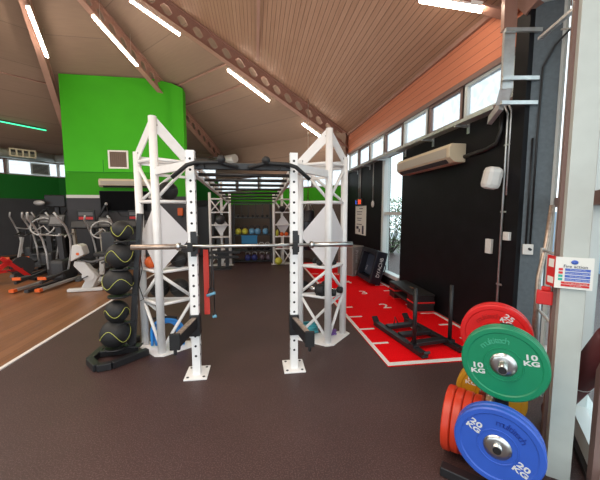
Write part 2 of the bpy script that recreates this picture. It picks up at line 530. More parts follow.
# slot window
f = MB()
f.box((WX + 0.06, 7.17, 1.65), (0.16, 0.10, 2.9)); f.box((WX + 0.10, 6.25, 1.65), (0.06, 0.05, 2.9))
f.box((WX + 0.06, 6.72, 0.23), (0.16, 0.9, 0.08)); f.box((WX + 0.06, 6.72, 1.66), (0.1, 0.9, 0.07)); f.box((WX + 0.06, 6.72, 3.02), (0.14, 0.9, 0.06))
fr = struct('window_20', f, white_fr)
g = MB(); g.box((WX + 0.08, 6.72, 1.63), (0.006, 0.86, 2.76)); g.build('pane', glass, fr)

# back wall (facet 45) and left wall (facet 135), facet 90 behind the green partition
def plan(az, along):
    v = facet_pt(az, along, R0); return (v.x, v.y)
HW = R0 * TAN
for nm, az, n0, low, band in (('wall_back', 45, 31, taupe_w, green_w), ('wall_rear', 90, 41, grey_w, dgreen_w), ('wall_left', 135, 51, grey_w, dgreen_w), ('wall_far_left', 180, 61, grey_w, dgreen_w)):
    p = plan(az, HW); q = plan(az, -HW)
    zb = 2.0 if az == 45 else 2.22
    w0, w1 = (2.56, 3.15) if az == 45 else (3.15, 3.75)
    mb = MB(); wall_strip(mb, p, q, 0, zb, -0.15); struct(nm, mb, low)
    mb = MB(); wall_strip(mb, p, q, zb, w0, -0.15); struct(nm + '_band', mb, band)
    mb = MB(); wall_strip(mb, p, q, w1, ZE + 0.25, -0.15, True); struct(nm + '_timber', mb, ceil2_m)
    clerestory(n0, q, p, 5 if az != 135 else 4, Z_W0=w0, Z_W1=w1)

# green partition
GY = 11.2
mb = MB()
def gz(x):
    return roof_at(x, GY + 0.1) + 0.02
gx = [-6.12, -5.05, -3.25, -2.72]
mb.prism([(gx[0], GY, 2.22)] + [(gx[-1], GY, 2.22)] + [(x, GY, gz(x)) for x in gx[::-1]], (0, 0.2, 0))
struct('wall_green', mb, green_w)
mb = MB(); mb.box(((gx[0] + gx[-1]) / 2, GY + 0.1, 1.11), (gx[-1] - gx[0], 0.2, 2.22)); struct('wall_green_dado', mb, grey_w)
mb = MB(); mb.prism([(-2.72, GY - 0.12, 2.22), (-2.34, GY - 0.12, 2.22), (-2.34, GY - 0.12, gz(-2.34) - 0.05), (-2.72, GY - 0.12, gz(-2.72) - 0.03)], (0, 0.4, 0)); struct('wall_green_pier', mb, green_w)
mb = MB(); mb.box((-2.53, GY + 0.08, 1.11), (0.38, 0.4, 2.22)); struct('wall_green_pier_dado', mb, grey_w)
mb = MB(); mb.box((-4.4, GY - 0.025, 2.2), (3.4, 0.05, 0.10)); struct('trim_trunking', mb, offw)
mb = MB(); mb.box((-4.4, GY - 0.004, 3.0), (3.3, 0.008, 0.012)); mb.box((-4.95, GY - 0.004, 3.2), (0.012, 0.008, 0.4)); struct('trim_panel_joint', mb, dgreen_w)

# castellated roof beams along the ridges
def beam(corner, name, r0=0.7, dep=0.42, cell=0.36):
    d = Vector((corner.x - APEX.x, corner.y - APEX.y, 0)); rc = d.length
    r1 = rc
    kr = (ZA - ZE) / rc
    n = d / rc; t = Vector((-n.y, n.x, 0))
    o = Vector((APEX.x, APEX.y, 0))
    def P(r, d):
        return o + n * r + Vector((0, 0, ZA - kr * r - 0.03 - d))
    web = MB(); th = 0.03
    def plate(q):
        web.prism([v - t * th / 2 for v in q], t * th)
    m = int((r1 - r0) / cell)
    h0, h1, hm = dep * 0.24, dep * 0.76, dep * 0.5
    plate([P(r0, 0.01), P(r0, h0), P(r0 + m * cell, h0), P(r0 + m * cell, 0.01)])
    plate([P(r0, h1), P(r0, dep), P(r0 + m * cell, dep), P(r0 + m * cell, h1)])
    for i in range(m):
        c = r0 + i * cell
        # solid between two hexagons: narrow waist at mid height
        w = cell * 0.36; wn = cell * 0.13
        plate([P(c - w, h0), P(c - wn, hm), P(c - w, h1), P(c + w, h1), P(c + wn, hm), P(c + w, h0)])
    fl = MB()
    for d, ww in ((0.0, 0.17), (dep, 0.17)):
        fl.bar(P(r0, d), P(r1, d), ww, 0.025, up=(0, 0, 1))
    w = struct(name, web, beam_m)
    fl.build('flange', beam_m, w, kind='structure')
for k in (0, 1, 2, 7, 3):
    beam(CORN[k], 'trim_beam', dep=0.24 if k == 7 else 0.42)
# corner bracing by the near eave corner
mb = MB()
mb.bar((2.95, 3.45, 4.3), (3.05, 3.2, 3.9), 0.16, 0.16); mb.bar((2.55, 3.25, 4.42), (3.1, 3.0, 3.95), 0.07, 0.07); mb.bar((2.7, 3.1, 4.5), (3.15, 2.95, 4.0), 0.05, 0.05)
struct('trim_corner_steel', mb, beam_m)

# near pier of charcoal blue and the glazed side
G0 = Vector((3.31, 3.03, 0)); GD = Vector((-0.62, -0.785, 0)).normalized(); GN = Vector((0.785, -0.62, 0))
mb = MB(); mb.prism([(WX, 3.19, 0), (3.26, 3.045, 0), (3.38, 3.2, 0), (3.2, 3.33, 0)], (0, 0, 3.95)); struct('wall_pier', mb, blue_wall)
mb = MB(); mb.bar((WX - 0.02, 3.19, 3.97), (3.28, 3.03, 3.97), 0.05, 0.05); struct('trim_pier_top', mb, white_fr)
mb = MB(); mb.bar((3.265, 3.03, 0.05), (3.265, 3.03, 3.97), 0.035, 0.035); struct('trim_pier_edge', mb, white_fr)
mb = MB(); wall_strip(mb, (3.3, 3.02), (3.0, 3.22), 3.99, 4.9, -0.15); struct('wall_pier_soffit', mb, taupe_w)

def gp(s, z, n=0.0):
    return G0 + GD * s + GN * n + Vector((0, 0, z))
nodes_s = [0.06, 0.62, 1.24, 1.96, 2.75]
for i in range(4):
    a, b = nodes_s[i], nodes_s[i + 1]
    f = MB()
    f.bar(gp(a, 0.09, 0.04), gp(b, 0.09, 0.04), 0.16, 0.18)
    f.bar(gp(a, 4.6, 0.04), gp(b, 4.6, 0.04), 0.14, 0.2)
    f.bar(gp(a + .03, 0.1, 0.03), gp(a + .03, 4.6, 0.03), 0.06, 0.12, up=GD)
    fr = struct('window_%d' % (71 + i), f, white_fr)
    t = MB(); t.bar(gp(a, 1.80, 0.02), gp(b, 1.80, 0.02), 0.10, 0.10); t.build('transom', brown_fr, fr)
    g = MB(); g.prism([gp(a, 0.1, 0.05), gp(b, 0.1, 0.05), gp(b, 4.6, 0.05), gp(a, 4.6, 0.05)], GN * 0.006); g.build('pane', glass, fr)
# gasket line along the floor
mb = MB(); mb.bar(gp(0.1, 0.02, -0.055), gp(2.7, 0.02, -0.055), 0.03, 0.04); struct('trim_gasket', mb, black)
# brown mullion beside the column, and a paler one at the near edge
mb = MB(); mb.bar((1.905, 1.705, 0), (1.905, 1.705, 4.5), 0.036, 0.05, up=(0.62, 0.785, 0)); struct('trim_mullion', mb, brown_fr)
mb = MB(); mb.bar(gp(2.02, 0.0, -0.05), gp(2.02, 4.5, -0.05), 0.05, 0.09, up=GD); struct('trim_mullion_near', mb, brown_fr)
mb = MB(); mb.box((1.915, 1.62, 2.2), (0.118, 0.10, 4.4), rot=(0, 0, -0.67)); struct('column', mb, col_m)

# outside: paving, pale wall and hedge, shrub by the slot window
mb = MB(); mb.box((14, 4, -0.09), (20, 40, 0.1)); struct('outside_paving', mb, paving)
mb = MB(); mb.box((9.5, 6.0, 0.85), (0.3, 18, 1.7)); struct('outside_wall', mb, cloud_wall)

# ------------------------------------------------------------------ ceiling lights
def strip_light(a, b, label):
    a = Vector(a); b = Vector(b)
    c = (a + b) / 2
    o = thing('strip_light', label, 'ceiling light', c, 0, 'linear ceiling lights')
    mb = MB(); mb.bar(a - c + Vector((0, 0, 0.045)), b - c + Vector((0, 0, 0.045)), 0.075, 0.05); mb.build('housing', white, o)
    mb = MB(); mb.bar(a - c, b - c, 0.068, 0.04); mb.build('diffuser', diff_m, o)
    mb = MB()
    for s in (0.15, 0.85):
        p = a.lerp(b, s) - c
        mb.cyl(p + Vector((0, 0, 0.06)), Vector((p.x, p.y, roof_at(p.x + c.x, p.y + c.y) - c.z - 0.01)), 0.004, 6)
    mb.build('suspension_wire', steel, o)
strip_light((-5.40, 8.84, 6.64), (-5.76, 10.07, 6.04), 'glowing strip light leftmost on the ceiling, beside the steepest beam')
strip_light((-3.91, 8.74, 6.50), (-3.34, 9.95, 5.90), 'glowing strip light under the beam that meets the green wall corner')
strip_light((-2.87, 8.28, 6.67), (-1.85, 8.67, 6.18), 'glowing strip light at the top, first of three in a row along the long beam')
strip_light((-0.71, 9.16, 5.61), (0.44, 9.70, 5.02), 'glowing strip light in the middle of three along the long perforated beam')
strip_light((1.53, 10.10, 4.50), (2.33, 10.44, 4.10), 'glowing strip light low behind the peak of the white rig tower')
strip_light((2.10, 3.94, 4.38), (2.69, 3.57, 4.09), 'brightest strip light, at the top edge above the orange timber band')

# ------------------------------------------------------------------ power rig
CX = -0.118
rig = thing('power_rig', 'large white steel power rig with four truss towers and black monkey bar rungs', 'power rig', (CX, 0, 0))
UX, UY = 0.51, 3.23
def upright(sx):
    mb = MB()
    w = 0.078
    mb.box((sx * UX, UY, 1.15), (w, w, 2.28))
    for z in [0.22 + 0.105 * i for i in range(20)]:
        for yy in (-1,):
            mb.cyl((sx * UX, UY - w / 2 - 0.001, z), (sx * UX, UY - w / 2 + 0.002, z), 0.0125, 10, mi=1)
        for xx in (-1, 1):
            mb.cyl((sx * UX + xx * (w / 2 + 0.001), UY, z), (sx * UX + xx * (w / 2 - 0.002), UY, z), 0.0125, 10, mi=1)
    u = mb.build('upright', [white, holem], rig)
    p = MB(); p.box((sx * UX, UY + 0.02, 0.008), (0.23, 0.28, 0.016), bev=0.004)
    for i in (-1, 1):
        for j in (-1, 1):
            p.cyl((sx * UX + i * 0.08, UY + 0.02 + j * 0.10, 0.014), (sx * UX + i * 0.08, UY + 0.02 + j * 0.10, 0.02), 0.014, 8, mi=1)
    p.build('foot_plate', [white, charcoal], u)
    c = MB(); c.box((sx * UX, UY, 2.293), (w + .002, w + .002, 0.008)); c.build('cap', white, u)
for sx in (-1, 1):
    upright(sx)

def tower(sx, A, B, C_, hA, hB, hC, back=False):
    """triangular truss tower; A outer leg, B front leg, C inner leg (plan offsets from the rig centre)"""
    t = bpy.data.objects.new('tower', None); COL.objects.link(t); t.parent = rig
    pts = {'A': (sx * A[0], A[1]), 'B': (sx * B[0], B[1]), 'C': (sx * C_[0], C_[1])}
    hs = {'A': hA, 'B': hB, 'C': hC}
    r = 0.045 if not back else 0.038
    for k in 'ABC':
        mb = MB(); x, y = pts[k]
        mb.tube([(x, y, 0.01), (x, y, hs[k])], r, 14)
        mb.build('tube_leg', white, t)
    def V(k, z, o=0.0):
        return Vector((*pts[k], z))
    rungs = (0.60, 0.99, 1.82, 2.3)
    pairs = ('AB', 'BC', 'CA')
    def brace(p, q, r=0.020):
        mb = MB(); mb.tube([p, q], r, 8); mb.build('brace', white, t)
    for a, b in pairs:
        for z in rungs:
            brace(V(a, z), V(b, z))
        if a + b == 'CA':
            brace(V(a, 0.06), V(b, 0.6)); brace(V(b, 1.82), V(a, 2.3))
        else:
            o_, f_ = (a, b) if a != 'B' else (b, a)      # outer leg, front leg B
            brace(V(o_, 0.60), V('B', 0.04), 0.02); brace(V(o_, 0.62), V('B', 0.97), 0.02)
            brace(V(o_, 2.28), V('B', 1.84), 0.02)
    # flat plates at the top: peak of B down to A and C, and the level plate between A and C
    pl = MB()
    for k in 'AC':
        pl.bar(V('B', hs['B'] - 0.05), V(k, hs[k] - 0.05), 0.014, 0.12)
        for s in (0.1, 0.9):
            q = V('B', hs['B'] - 0.05).lerp(V(k, hs[k] - 0.05), s)
            out = Vector((0, -0.010, 0)); pl.cyl(q, q + out, 0.014, 8, mi=1)
    pl.bar(V('A', hA - 0.1), V('C', hC - 0.1), 0.014, 0.10)
    if not back:
        pl.bar(V('B', 2.12), V('C', 2.12), 0.03, 0.03)
    pl.build('top_plate', [white, charcoal], t)
    # folded diamond panel on the two faces that meet at B
    for k in 'AC':
        pn = MB()
        top, bot, mid = (1.83, 0.97, 1.39)
        b0 = V('B', top); b1 = V('B', bot); m = V('B', mid).lerp(V(k, mid), 0.99)
        nrm = (V(k, 0) - V('B', 0)).normalized().cross(Vector((0, 0, 1)))
        pn.prism([b0, m, b1], nrm * 0.012)
        pn.build('diamond_panel', panel_w, t)
    bp = MB()
    cx = sum(p[0] for p in pts.values()) / 3; cy = sum(p[1] for p in pts.values()) / 3
    tri = []
    for k in 'ABC':
        x, y = pts[k]; d = Vector((x - cx, y - cy, 0)).normalized() * 0.085
        pd = Vector((-d.y, d.x, 0)) * 0.6
        tri += [Vector((x, y, 0)) + d + (-pd), Vector((x, y, 0)) + d + pd]
    if sx < 0:
        pass
    # order around the centre
    tri.sort(key=lambda v: math.atan2(v.y - cy, v.x - cx))
    bp.prism(tri, (0, 0, 0.012)); bp.build('base_plate', white, t)
    for z in (0.60, 0.99):
        sh = MB(); sh.prism([V('A', z), V('B', z), V('C', z)], (0, 0, 0.008)); sh.build('shelf', panel_w, t)
    return t
FA, FB, FC = (1.30, 4.08), (1.02, 3.79), (0.69, 4.03)
for sx in (-1, 1):
    tower(sx, FA, FB, FC, 2.42, 2.77 if sx < 0 else 2.71, 2.36)
# beam from each front tower to its upright
for sx in (-1, 1):
    mb = MB(); mb.bar((sx * (FB[0] - 0.03), FB[1] - 0.02, 2.16), (sx * (UX + 0.03), UY + 0.02, 2.16), 0.05, 0.08); mb.build('link_beam', white, rig)
    mb = MB(); mb.bar((sx * FC[0], FC[1], 2.2), (sx * UX, UY + 0.03, 2.2), 0.04, 0.06); mb.build('link_beam', white, rig)
# back towers: wider, two-leg faces towards the camera
BA, BB, BC = (1.30, 10.02), (0.98, 10.35), (0.69, 10.02)
for sx in (-1, 1):
    t = bpy.data.objects.new('tower', None); COL.objects.link(t); t.parent = rig
    P = {'A': BA, 'B': BB, 'C': BC}
    def V(k, z): return Vector((sx * P[k][0], P[k][1], z))
    for k in 'ABC':
        mb = MB(); mb.tube([V(k, 0.01), V(k, 2.3 if k != 'B' else 2.65)], 0.042, 10); mb.build('tube_leg', white, t)
    def brace(p, q, r=0.02):
        mb = MB(); mb.tube([p, q], r, 8); mb.build('brace', white, t)
    BZ = (0.5, 0.9, 1.28, 1.68, 2.1)
    for a, b in ('AC', 'AB', 'BC'):
        for z in BZ:
            brace(V(a, z), V(b, z), 0.022)
        if a + b == 'AC':
            mid = (V('A', 0) + V('C', 0)) / 2
            brace(V('A', 0.5), mid + Vector((0, 0, 0.04))); brace(V('C', 0.5), mid + Vector((0, 0, 0.04)))
            brace(V('A', 2.1), mid + Vector((0, 0, 1.68))); brace(V('C', 2.1), mid + Vector((0, 0, 1.68)))
            brace(mid + Vector((0, 0, 0.04)), mid + Vector((0, 0, 0.9)))
        else:
            brace(V(a, 0.05), V(b, 0.5)); brace(V(a, 1.68), V(b, 2.1))
    for z in BZ[:4]:
        sh = MB(); sh.prism([V('A', z), V('B', z), V('C', z)], (0, 0, 0.01)); sh.build('shelf', panel_w, t)
    mid = (V('A', 0) + V('C', 0)) / 2 + Vector((0, 0.16, 0))
    dm = Vector((0.22, 0, 0))
    for q in ((mid + Vector((0, 0, 0.91)), mid + dm + Vector((0, 0, 1.28)), mid - dm + Vector((0, 0, 1.28))), (mid + Vector((0, 0, 1.6)), mid - dm + Vector((0, 0, 1.295)), mid + dm + Vector((0, 0, 1.295)))):
        pn = MB(); pn.prism(q, (0, 0.012, 0)); pn.build('diamond_panel', panel_w, t)
    bp = MB(); bp.prism([(sx * 1.40, 9.95, 0), (sx * 0.60, 9.95, 0), (sx * 0.60, 10.05, 0), (sx * 0.93, 10.45, 0), (sx * 1.05, 10.45, 0), (sx * 1.40, 10.05, 0)], (0, 0, 0.012)); bp.build('base_plate', white, t)
# monkey bar: two white ladder rails, black rungs
for sx in (-1, 1):
    mb = MB()
    ra = Vector((sx * 0.54, UY + 0.05, 2.13)); rb = Vector((sx * 0.70, 9.95, 1.97))
    mb.bar(ra, rb, 0.045, 0.045); mb.bar(ra + Vector((0, 0, 0.10)), rb + Vector((0, 0, 0.10)), 0.04, 0.04)
    n = 24
    for i in range(n):
        p = ra.lerp(rb, i / n); q = ra.lerp(rb, (i + 1) / n); up = Vector((0, 0, 0.10))
        mb.tube([p + (up if i % 2 else Vector((0, 0, 0))), q + (Vector((0, 0, 0)) if i % 2 else up)], 0.011, 6)
    mb.build('ladder_rail', white, rig)
for y in (3.75, 4.25, 4.85, 5.5, 6.25, 7.1, 8.1, 9.5):
    hw = 0.53 + 0.17 * (y - UY) / 6.7
    mb = MB(); zr = 2.14 - 0.16 * (y - UY) / 6.7; mb.cyl((-hw, y, zr), (hw, y, zr), 0.021, 10); mb.build('rung', black, rig)
# front pull-up beam with multi grips
pb = MB()
pb.box((0, UY - 0.01, 2.15), (2 * UX - 0.08, 0.06, 0.065))
pb.box((-UX + 0.09, UY - 0.05, 2.15), (0.10, 0.03, 0.08)); pb.box((UX - 0.09, UY - 0.05, 2.15), (0.10, 0.03, 0.08))
pub = pb.build('pull_up_beam', black, rig, bevel=0.006)
for sx in (-1, 1):
    mb = MB(); mb.tube([(sx * 0.06, UY - 0.08, 2.13), (sx * 0.22, UY - 0.12, 2.175), (sx * 0.44, UY - 0.13, 2.165), (sx * 0.52, UY - 0.13, 2.14), (sx * 0.66, UY - 0.13, 2.02)], 0.02, 10)
    mb.tube([(sx * 0.06, UY - 0.08, 2.13), (sx * 0.06, UY, 2.15)], 0.02, 8); mb.tube([(sx * 0.44, UY - 0.13, 2.165), (sx * 0.44, UY, 2.15)], 0.018, 8)
    mb.build('grip_handle', blackr, pub)
    mb = MB(); mb.ball((sx * 0.215 + 0.01, UY - 0.12, 2.20), 0.042); mb.build('ball_grip', blackr, pub)

# j-hooks and spotter arms sit on the uprights and lift away
for sx, side in ((-1, 'left'), (1, 'right')):
    x = CX + sx * UX
    o = thing('bar_hook', 'black J hook on the %s front upright holding the barbell' % side, 'bar hook', (x, UY, 1.37), 0, 'bar hooks')
    mb = MB(); mb.box((0.012, -0.047, 0.01), (0.056, 0.014, 0.25)); mb.box((0.047, 0, 0.0), (0.012, 0.10, 0.18)); mb.box((0.03, -0.047, 0.0), (0.046, 0.012, 0.18)); mb.build('bracket', black, o, bevel=0.004)
    mb = MB(); mb.box((0, -0.10, -0.045), (0.05, 0.11, 0.02)); mb.box((0, -0.155, -0.01), (0.05, 0.018, 0.09)); mb.build('lip', blackr, o, bevel=0.004)
    z = 0.545 if sx < 0 else 0.50
    o = thing('spotter_arm', 'black safety spotter arm low on the %s front upright with worn metal edge' % side, 'spotter arm', (x, UY, z), 0, 'spotter arms')
    mb = MB(); mb.box((0, -0.006, 0.0), (0.10, 0.11, 0.22)); mb.build('sleeve', black, o, bevel=0.006)
    mb = MB(); dx = 0.10 * sx; mb.bar((0, -0.05, 0.03), (dx, -0.42, -0.02), 0.055, 0.10); mb.build('arm', black, o)
    mb = MB(); mb.bar((0, -0.06, 0.085), (dx, -0.41, 0.038), 0.05, 0.012); mb.build('worn_edge', worn, o)
    mb = MB(); mb.box((dx, -0.43, 0.0), (0.09, 0.03, 0.15)); mb.cyl((dx, -0.43, -0.07), (dx, -0.43, -0.12), 0.016, 10); mb.build('end_stop', blackr, o, bevel=0.006)

# barbell
bar = thing('barbell', 'long steel barbell resting across the two front uprights of the rig', 'barbell', (CX + 0.03, UY - 0.125, 1.365))
mb = MB(); mb.cyl((-0.66, 0, 0), (0.66, 0, 0), 0.0155, 12); mb.build('shaft', steel, bar)
for sx in (-1, 1):
    s = MB(); s.cyl((sx * 0.655, 0, 0), (sx * 1.08, 0, 0), 0.026, 16)
    sl = s.build('sleeve', worn if sx < 0 else steel, bar)
    s = MB(); s.cyl((sx * 0.635, 0, 0), (sx * 0.665, 0, 0), 0.038, 16); s.build('collar', steel, sl)

# red bands hanging from the left hook
o = thing('resistance_band', 'wide red rubber band hanging beside the left front upright', 'resistance band', (-0.53, 3.36, 0.60))
mb = MB()
for i in range(14):
    z0 = 0.70 * i / 14; z1 = 0.70 * (i + 1) / 14
    a0 = 0.5 * math.sin(i / 14 * PI * 1.3); a1 = 0.5 * math.sin((i + 1) / 14 * PI * 1.3)
    for s in (0, 0.012):
        p = [Vector((-0.028 * math.cos(a0), s - 0.028 * math.sin(a0), z0)), Vector((0.028 * math.cos(a0), s + 0.028 * math.sin(a0), z0)),
             Vector((0.028 * math.cos(a1), s + 0.028 * math.sin(a1), z1)), Vector((-0.028 * math.cos(a1), s - 0.028 * math.sin(a1), z1))]
        mb.prism(p, (0, 0.005, 0))
mb.build('band', bandred, o)
o = thing('tube_handle', 'thin black exercise tube with blue grips hanging next to the red band', 'exercise tube', (-0.475, 3.36, 0.55))
mb = MB(); mb.tube([(0, 0, 0.78), (0.0, 0, 0.5), (-0.01, 0, 0.32)], 0.006, 6); mb.tube([(0.01, 0, 0.78), (0.02, 0, 0.4), (0.025, 0, 0.07)], 0.006, 6); mb.build('tube', black, o)
mb = MB(); mb.tube([(-0.02, 0, 0.34), (-0.05, 0, 0.26), (0.03, 0, 0.28), (0.0, 0, 0.34)], 0.008, 6, closed=True); mb.tube([(0.025, 0, 0.09), (0.0, 0, 0.02), (0.045, 0, 0.02)], 0.008, 6, closed=True); mb.build('strap', black, o)
mb = MB(); mb.cyl((-0.055, 0, 0.255), (0.035, 0, 0.285), 0.016, 10); mb.build('grip', mat('pale_blue_grip', (0.16, 0.40, 0.55), 0.5), o)
mb = MB(); mb.cyl((0.0, 0, 0.02), (0.045, 0, 0.03), 0.016, 10); mb.build('grip', mat('pale_blue_grip', (0.16, 0.40, 0.55), 0.5), o)
# ------------------------------------------------------------------ balls in the left tower
def plain_ball(loc, r, label, m=blackr, group=None, name='slam_ball'):
    o = thing(name, label, 'ball', loc, random.random(), group)
    mb = MB(); mb.ball((0, 0, r), r, nu=24, nv=16); mb.build('shell', m, o)
    mb = MB(); mb.tube([(r * 1.002 * math.cos(a) * math.cos(0.3), r * 1.002 * math.sin(a), r + r * 1.002 * math.cos(a) * math.sin(0.3)) for a in [2 * PI * i / 32 for i in range(32)]], 0.003, 5, closed=True)
    mb.build('seam', charcoal if m is blackr else m, o)
    return o
g = 'balls on the left tower shelves'
plain_ball((CX - 0.94, 4.02, 1.838), 0.115, 'black slam ball high in the left front tower above the diamond panel', group=g)
plain_ball((CX - 0.85, 4.06, 0.999), 0.105, 'black slam ball on the middle shelf of the left front tower', group=g)
plain_ball((CX - 1.11, 4.11, 0.609), 0.118, 'black slam ball on the low shelf of the left tower, nearer the outer leg', group=g)
plain_ball((CX - 0.865, 4.10, 0.609), 0.118, 'black slam ball on the low shelf of the left tower, nearer the upright', group=g)
plain_ball((CX - 1.185, 4.06, 0.999), 0.075, 'small orange ball on the left tower shelf below the diamond panel', orange, name='exercise_ball')
mb = MB()
for i in range(4):
    w = 0.19 - i * 0.026; xx = i * 0.004
    pts = [(-w, 0.05 * (i % 2), 0.016)] + [(-w, 0.03 * (i % 2), 0.10)] + [(-w * math.cos(a), 0.02 * (i % 2) + xx, 0.19 + 0.16 * math.sin(a) * (1 - i * .1)) for a in [PI * j / 12 for j in range(13)]] + [(w, 0.02 * (i % 2), 0.10), (w, -0.03, 0.016)]
    mb.tube(pts, 0.019, 8)
o = thing('rubber_hose', 'bright blue rubber hose coil standing in an arch at the foot of the left tower', 'hose coil', (CX - 1.0, 3.985, 0.012), 0.0)
mb.build('coil', bluer, o)
mb = MB(); mb.tube([(-0.17, 0.0, 0.36), (0.0, 0.0, 0.375), (0.12, 0.0, 0.36)], 0.016, 8); mb.build('strap', black, o)

# right tower: coils and dumbbells
def coil(name, label, loc, r, turns, tr, m):
    mb = MB(); n = 20
    pts = []
    for i in range(turns * n + 1):
        a = 2 * PI * i / n; k = i / n
        rr = r - 0.012 * (k % 2)
        pts.append((rr * math.cos(a), rr * 0.8 * math.sin(a), tr + k * tr * 1.75))
    mb.tube(pts, tr, 8)
    o = mb.build(name, m, None, loc)
    return tag(o, label, 'band coil')
coil('rubber_band_coil', 'teal rubber tube coil lying at the foot of the right front tower', (CX + 0.83, 4.12, 0.012), 0.12, 4, 0.019, teal)
coil('rubber_band_coil', 'small purple band coil on the base plate of the right front tower', (CX + 1.12, 4.02, 0.012), 0.07, 3, 0.013, purple)
def dumbbell(loc, rz, label, sc=1.0, group='dumbbells on the right tower shelves'):
    o = thing('dumbbell', label, 'dumbbell', loc, rz, group)
    r = 0.05 * sc
    mb = MB(); mb.cyl((0, -0.07 * sc, r), (0, 0.07 * sc, r), 0.014 * sc, 10); mb.build('handle', chrome, o)
    for s in (-1, 1):
        mb = MB()
        M = Matrix.Translation((0, s * 0.10 * sc, r)) @ Matrix.Rotation(PI / 2, 4, 'X')
        mb.lathe([(0.001, -0.04 * sc), (r * 0.8, -0.04 * sc), (r, -0.025 * sc), (r, 0.025 * sc), (r * 0.8, 0.04 * sc), (0.001, 0.04 * sc)], 16, M)
        mb.build('weight_head', blackr, o)
    return o
dumbbell((CX + 0.845, 4.0, 0.608), 0.7, 'round black dumbbell nearest the upright on the low shelf of the right tower', 1.6)
dumbbell((CX + 1.02, 4.06, 0.608), -0.4, 'round black dumbbell in the middle of the low right tower shelf', 1.3)
dumbbell((CX + 1.01, 3.87, 0.608), 1.3, 'round black dumbbell at the front of the low right tower shelf', 0.95)
dumbbell((CX + 1.15, 4.03, 0.608), 1.0, 'round black dumbbell by the outer leg on the low right tower shelf', 0.9)
dumbbell((CX + 0.92, 4.02, 0.998), 0.2, 'small black dumbbell under the diamond panel of the right tower, inner side', 0.8)
dumbbell((CX + 1.10, 4.03, 0.998), 0.5, 'small black dumbbell under the diamond panel of the right tower, outer side', 0.7)

# ------------------------------------------------------------------ medicine ball rack
rk = thing('ball_rack', 'black upright medicine ball rack with a low U-shaped base beside the left tower', 'ball rack', (-1.5, 3.85, 0))
mb = MB()
pts = [(0.20, -0.06), (-0.07, -0.36), (-0.20, -0.40), (-0.36, -0.22), (-0.36, 0.08), (-0.05, 0.38)]
for p, q in zip(pts[:-1], pts[1:]):
    mb.bar((*p, 0.04), (*q, 0.04), 0.075, 0.075)
mb.bar((-0.33, -0.05, 0.04), (0.06, 0.05, 0.04), 0.07, 0.07); mb.box((0.03, 0.03, 0.085), (0.16, 0.12, 0.012))
mb.build('base', black, rk, bevel=0.006)
mb = MB(); mb.bar((0.0, 0.02, 0.06), (0.16, 0.02, 1.68), 0.062, 0.062, up=(0, 1, 0)); mb.build('post', black, rk, bevel=0.006)
ball_z = [(0.115, 0.165), (0.41, 0.13), (0.735, 0.16), (1.05, 0.145), (1.37, 0.115)]
bx = [-0.15, -0.12, -0.09, -0.06, -0.02]
for (z, r), x in zip(ball_z, bx):
    mb = MB(); px = 0.16 * z / 1.68
    mb.bar((px, 0.0, z - 0.012), (x + r * 0.2, -0.05, z - 0.012), 0.05, 0.02)
    mb.lathe([(0.001, 0), (r * 0.72, 0), (r * 0.75, 0.018), (r * 0.68, 0.02), (r * 0.6, 0.008), (0.001, 0.006)], 20, Matrix.Translation((x, -0.05, z - 0.02)))
    mb.build('tray', black, rk)
def med_ball(loc, r, label, seed):
    o = thing('medicine_ball', label, 'medicine ball', loc, seed * 1.3, 'medicine balls on the rack')
    mb = MB(); mb.ball((0, 0, r), r, nu=28, nv=18); mb.build('shell', blackr, o)
    mb = MB()
    for ph in (0.0,):
        pts = []
        n = 72
        for i in range(n):
            a = 2 * PI * i / n
            lat = 0.42 * math.sin(3 * a + ph) + 0.12 * math.sin(2 * a)
            pts.append((1.004 * r * math.cos(lat) * math.cos(a), 1.004 * r * math.cos(lat) * math.sin(a), r + 1.004 * r * math.sin(lat)))
        mb.tube(pts, 0.0032, 6, closed=True)
    mb.build('piping', yellow_l, o)
names = ['largest black medicine ball with yellow piping, lowest on the rack', 'black medicine ball with yellow piping, second from the bottom of the rack', 'black medicine ball with yellow piping, third and middle on the rack', 'black medicine ball with yellow piping, second from the top of the rack', 'smallest black medicine ball with yellow piping, topmost on the rack']
for i, ((z, r), x) in enumerate(zip(ball_z, bx)):
    med_ball((-1.5 + x, 3.80, z), r, names[i], i)
mb = MB(); mb.tube([(0, 0, 1.35), (0.03, 0.0, 1.0), (-0.02, 0.0, 0.8), (0.03, 0, 0.62), (-0.01, 0, 0.6)], 0.005, 6)
tag(mb.build('skipping_rope', black, None, (-1.42, 4.0, 0)), 'thin black rope hanging on the outer leg of the left tower', 'rope')

# ------------------------------------------------------------------ red turf mat with markings
mat_o = thing('turf_mat', 'bright red turf track with white numbers and lines along the black wall', 'turf mat', (1.42, 3.1, 0))
mb = MB(); mb.box((0.79, 3.5, 0.006), (1.58, 7.0, 0.012)); mb.build('turf', red_turf, mat_o)
mb = MB()
zz = 0.0125
def stripe(x0, y0, x1, y1):
    mb.box(((x0 + x1) / 2, (y0 + y1) / 2, zz), (x1 - x0, y1 - y0, 0.003))
stripe(0, 0, 0.05, 7.0); stripe(1.50, 0, 1.55, 7.0); stripe(0.05, 0, 1.50, 0.07)
for y in (0.58, 1.07, 1.6, 2.1, 2.62, 3.1, 3.6, 4.1, 4.6, 5.1):
    stripe(0.05, y - 0.022, 0.26, y + 0.022); stripe(1.28, y - 0.022, 1.5, y + 0.022)
for ch, x, y in (('1', 0.82, 1.05), ('2', 0.86, 2.07), ('3', 0.80, 3.02), ('4', 0.76, 4.0), ('5', 0.74, 5.0)):
    put_text(mb, ch, 0.36, Matrix.Translation((x, y, zz)), depth=0.0015)
mb.build('line_marking', whiteline, mat_o)

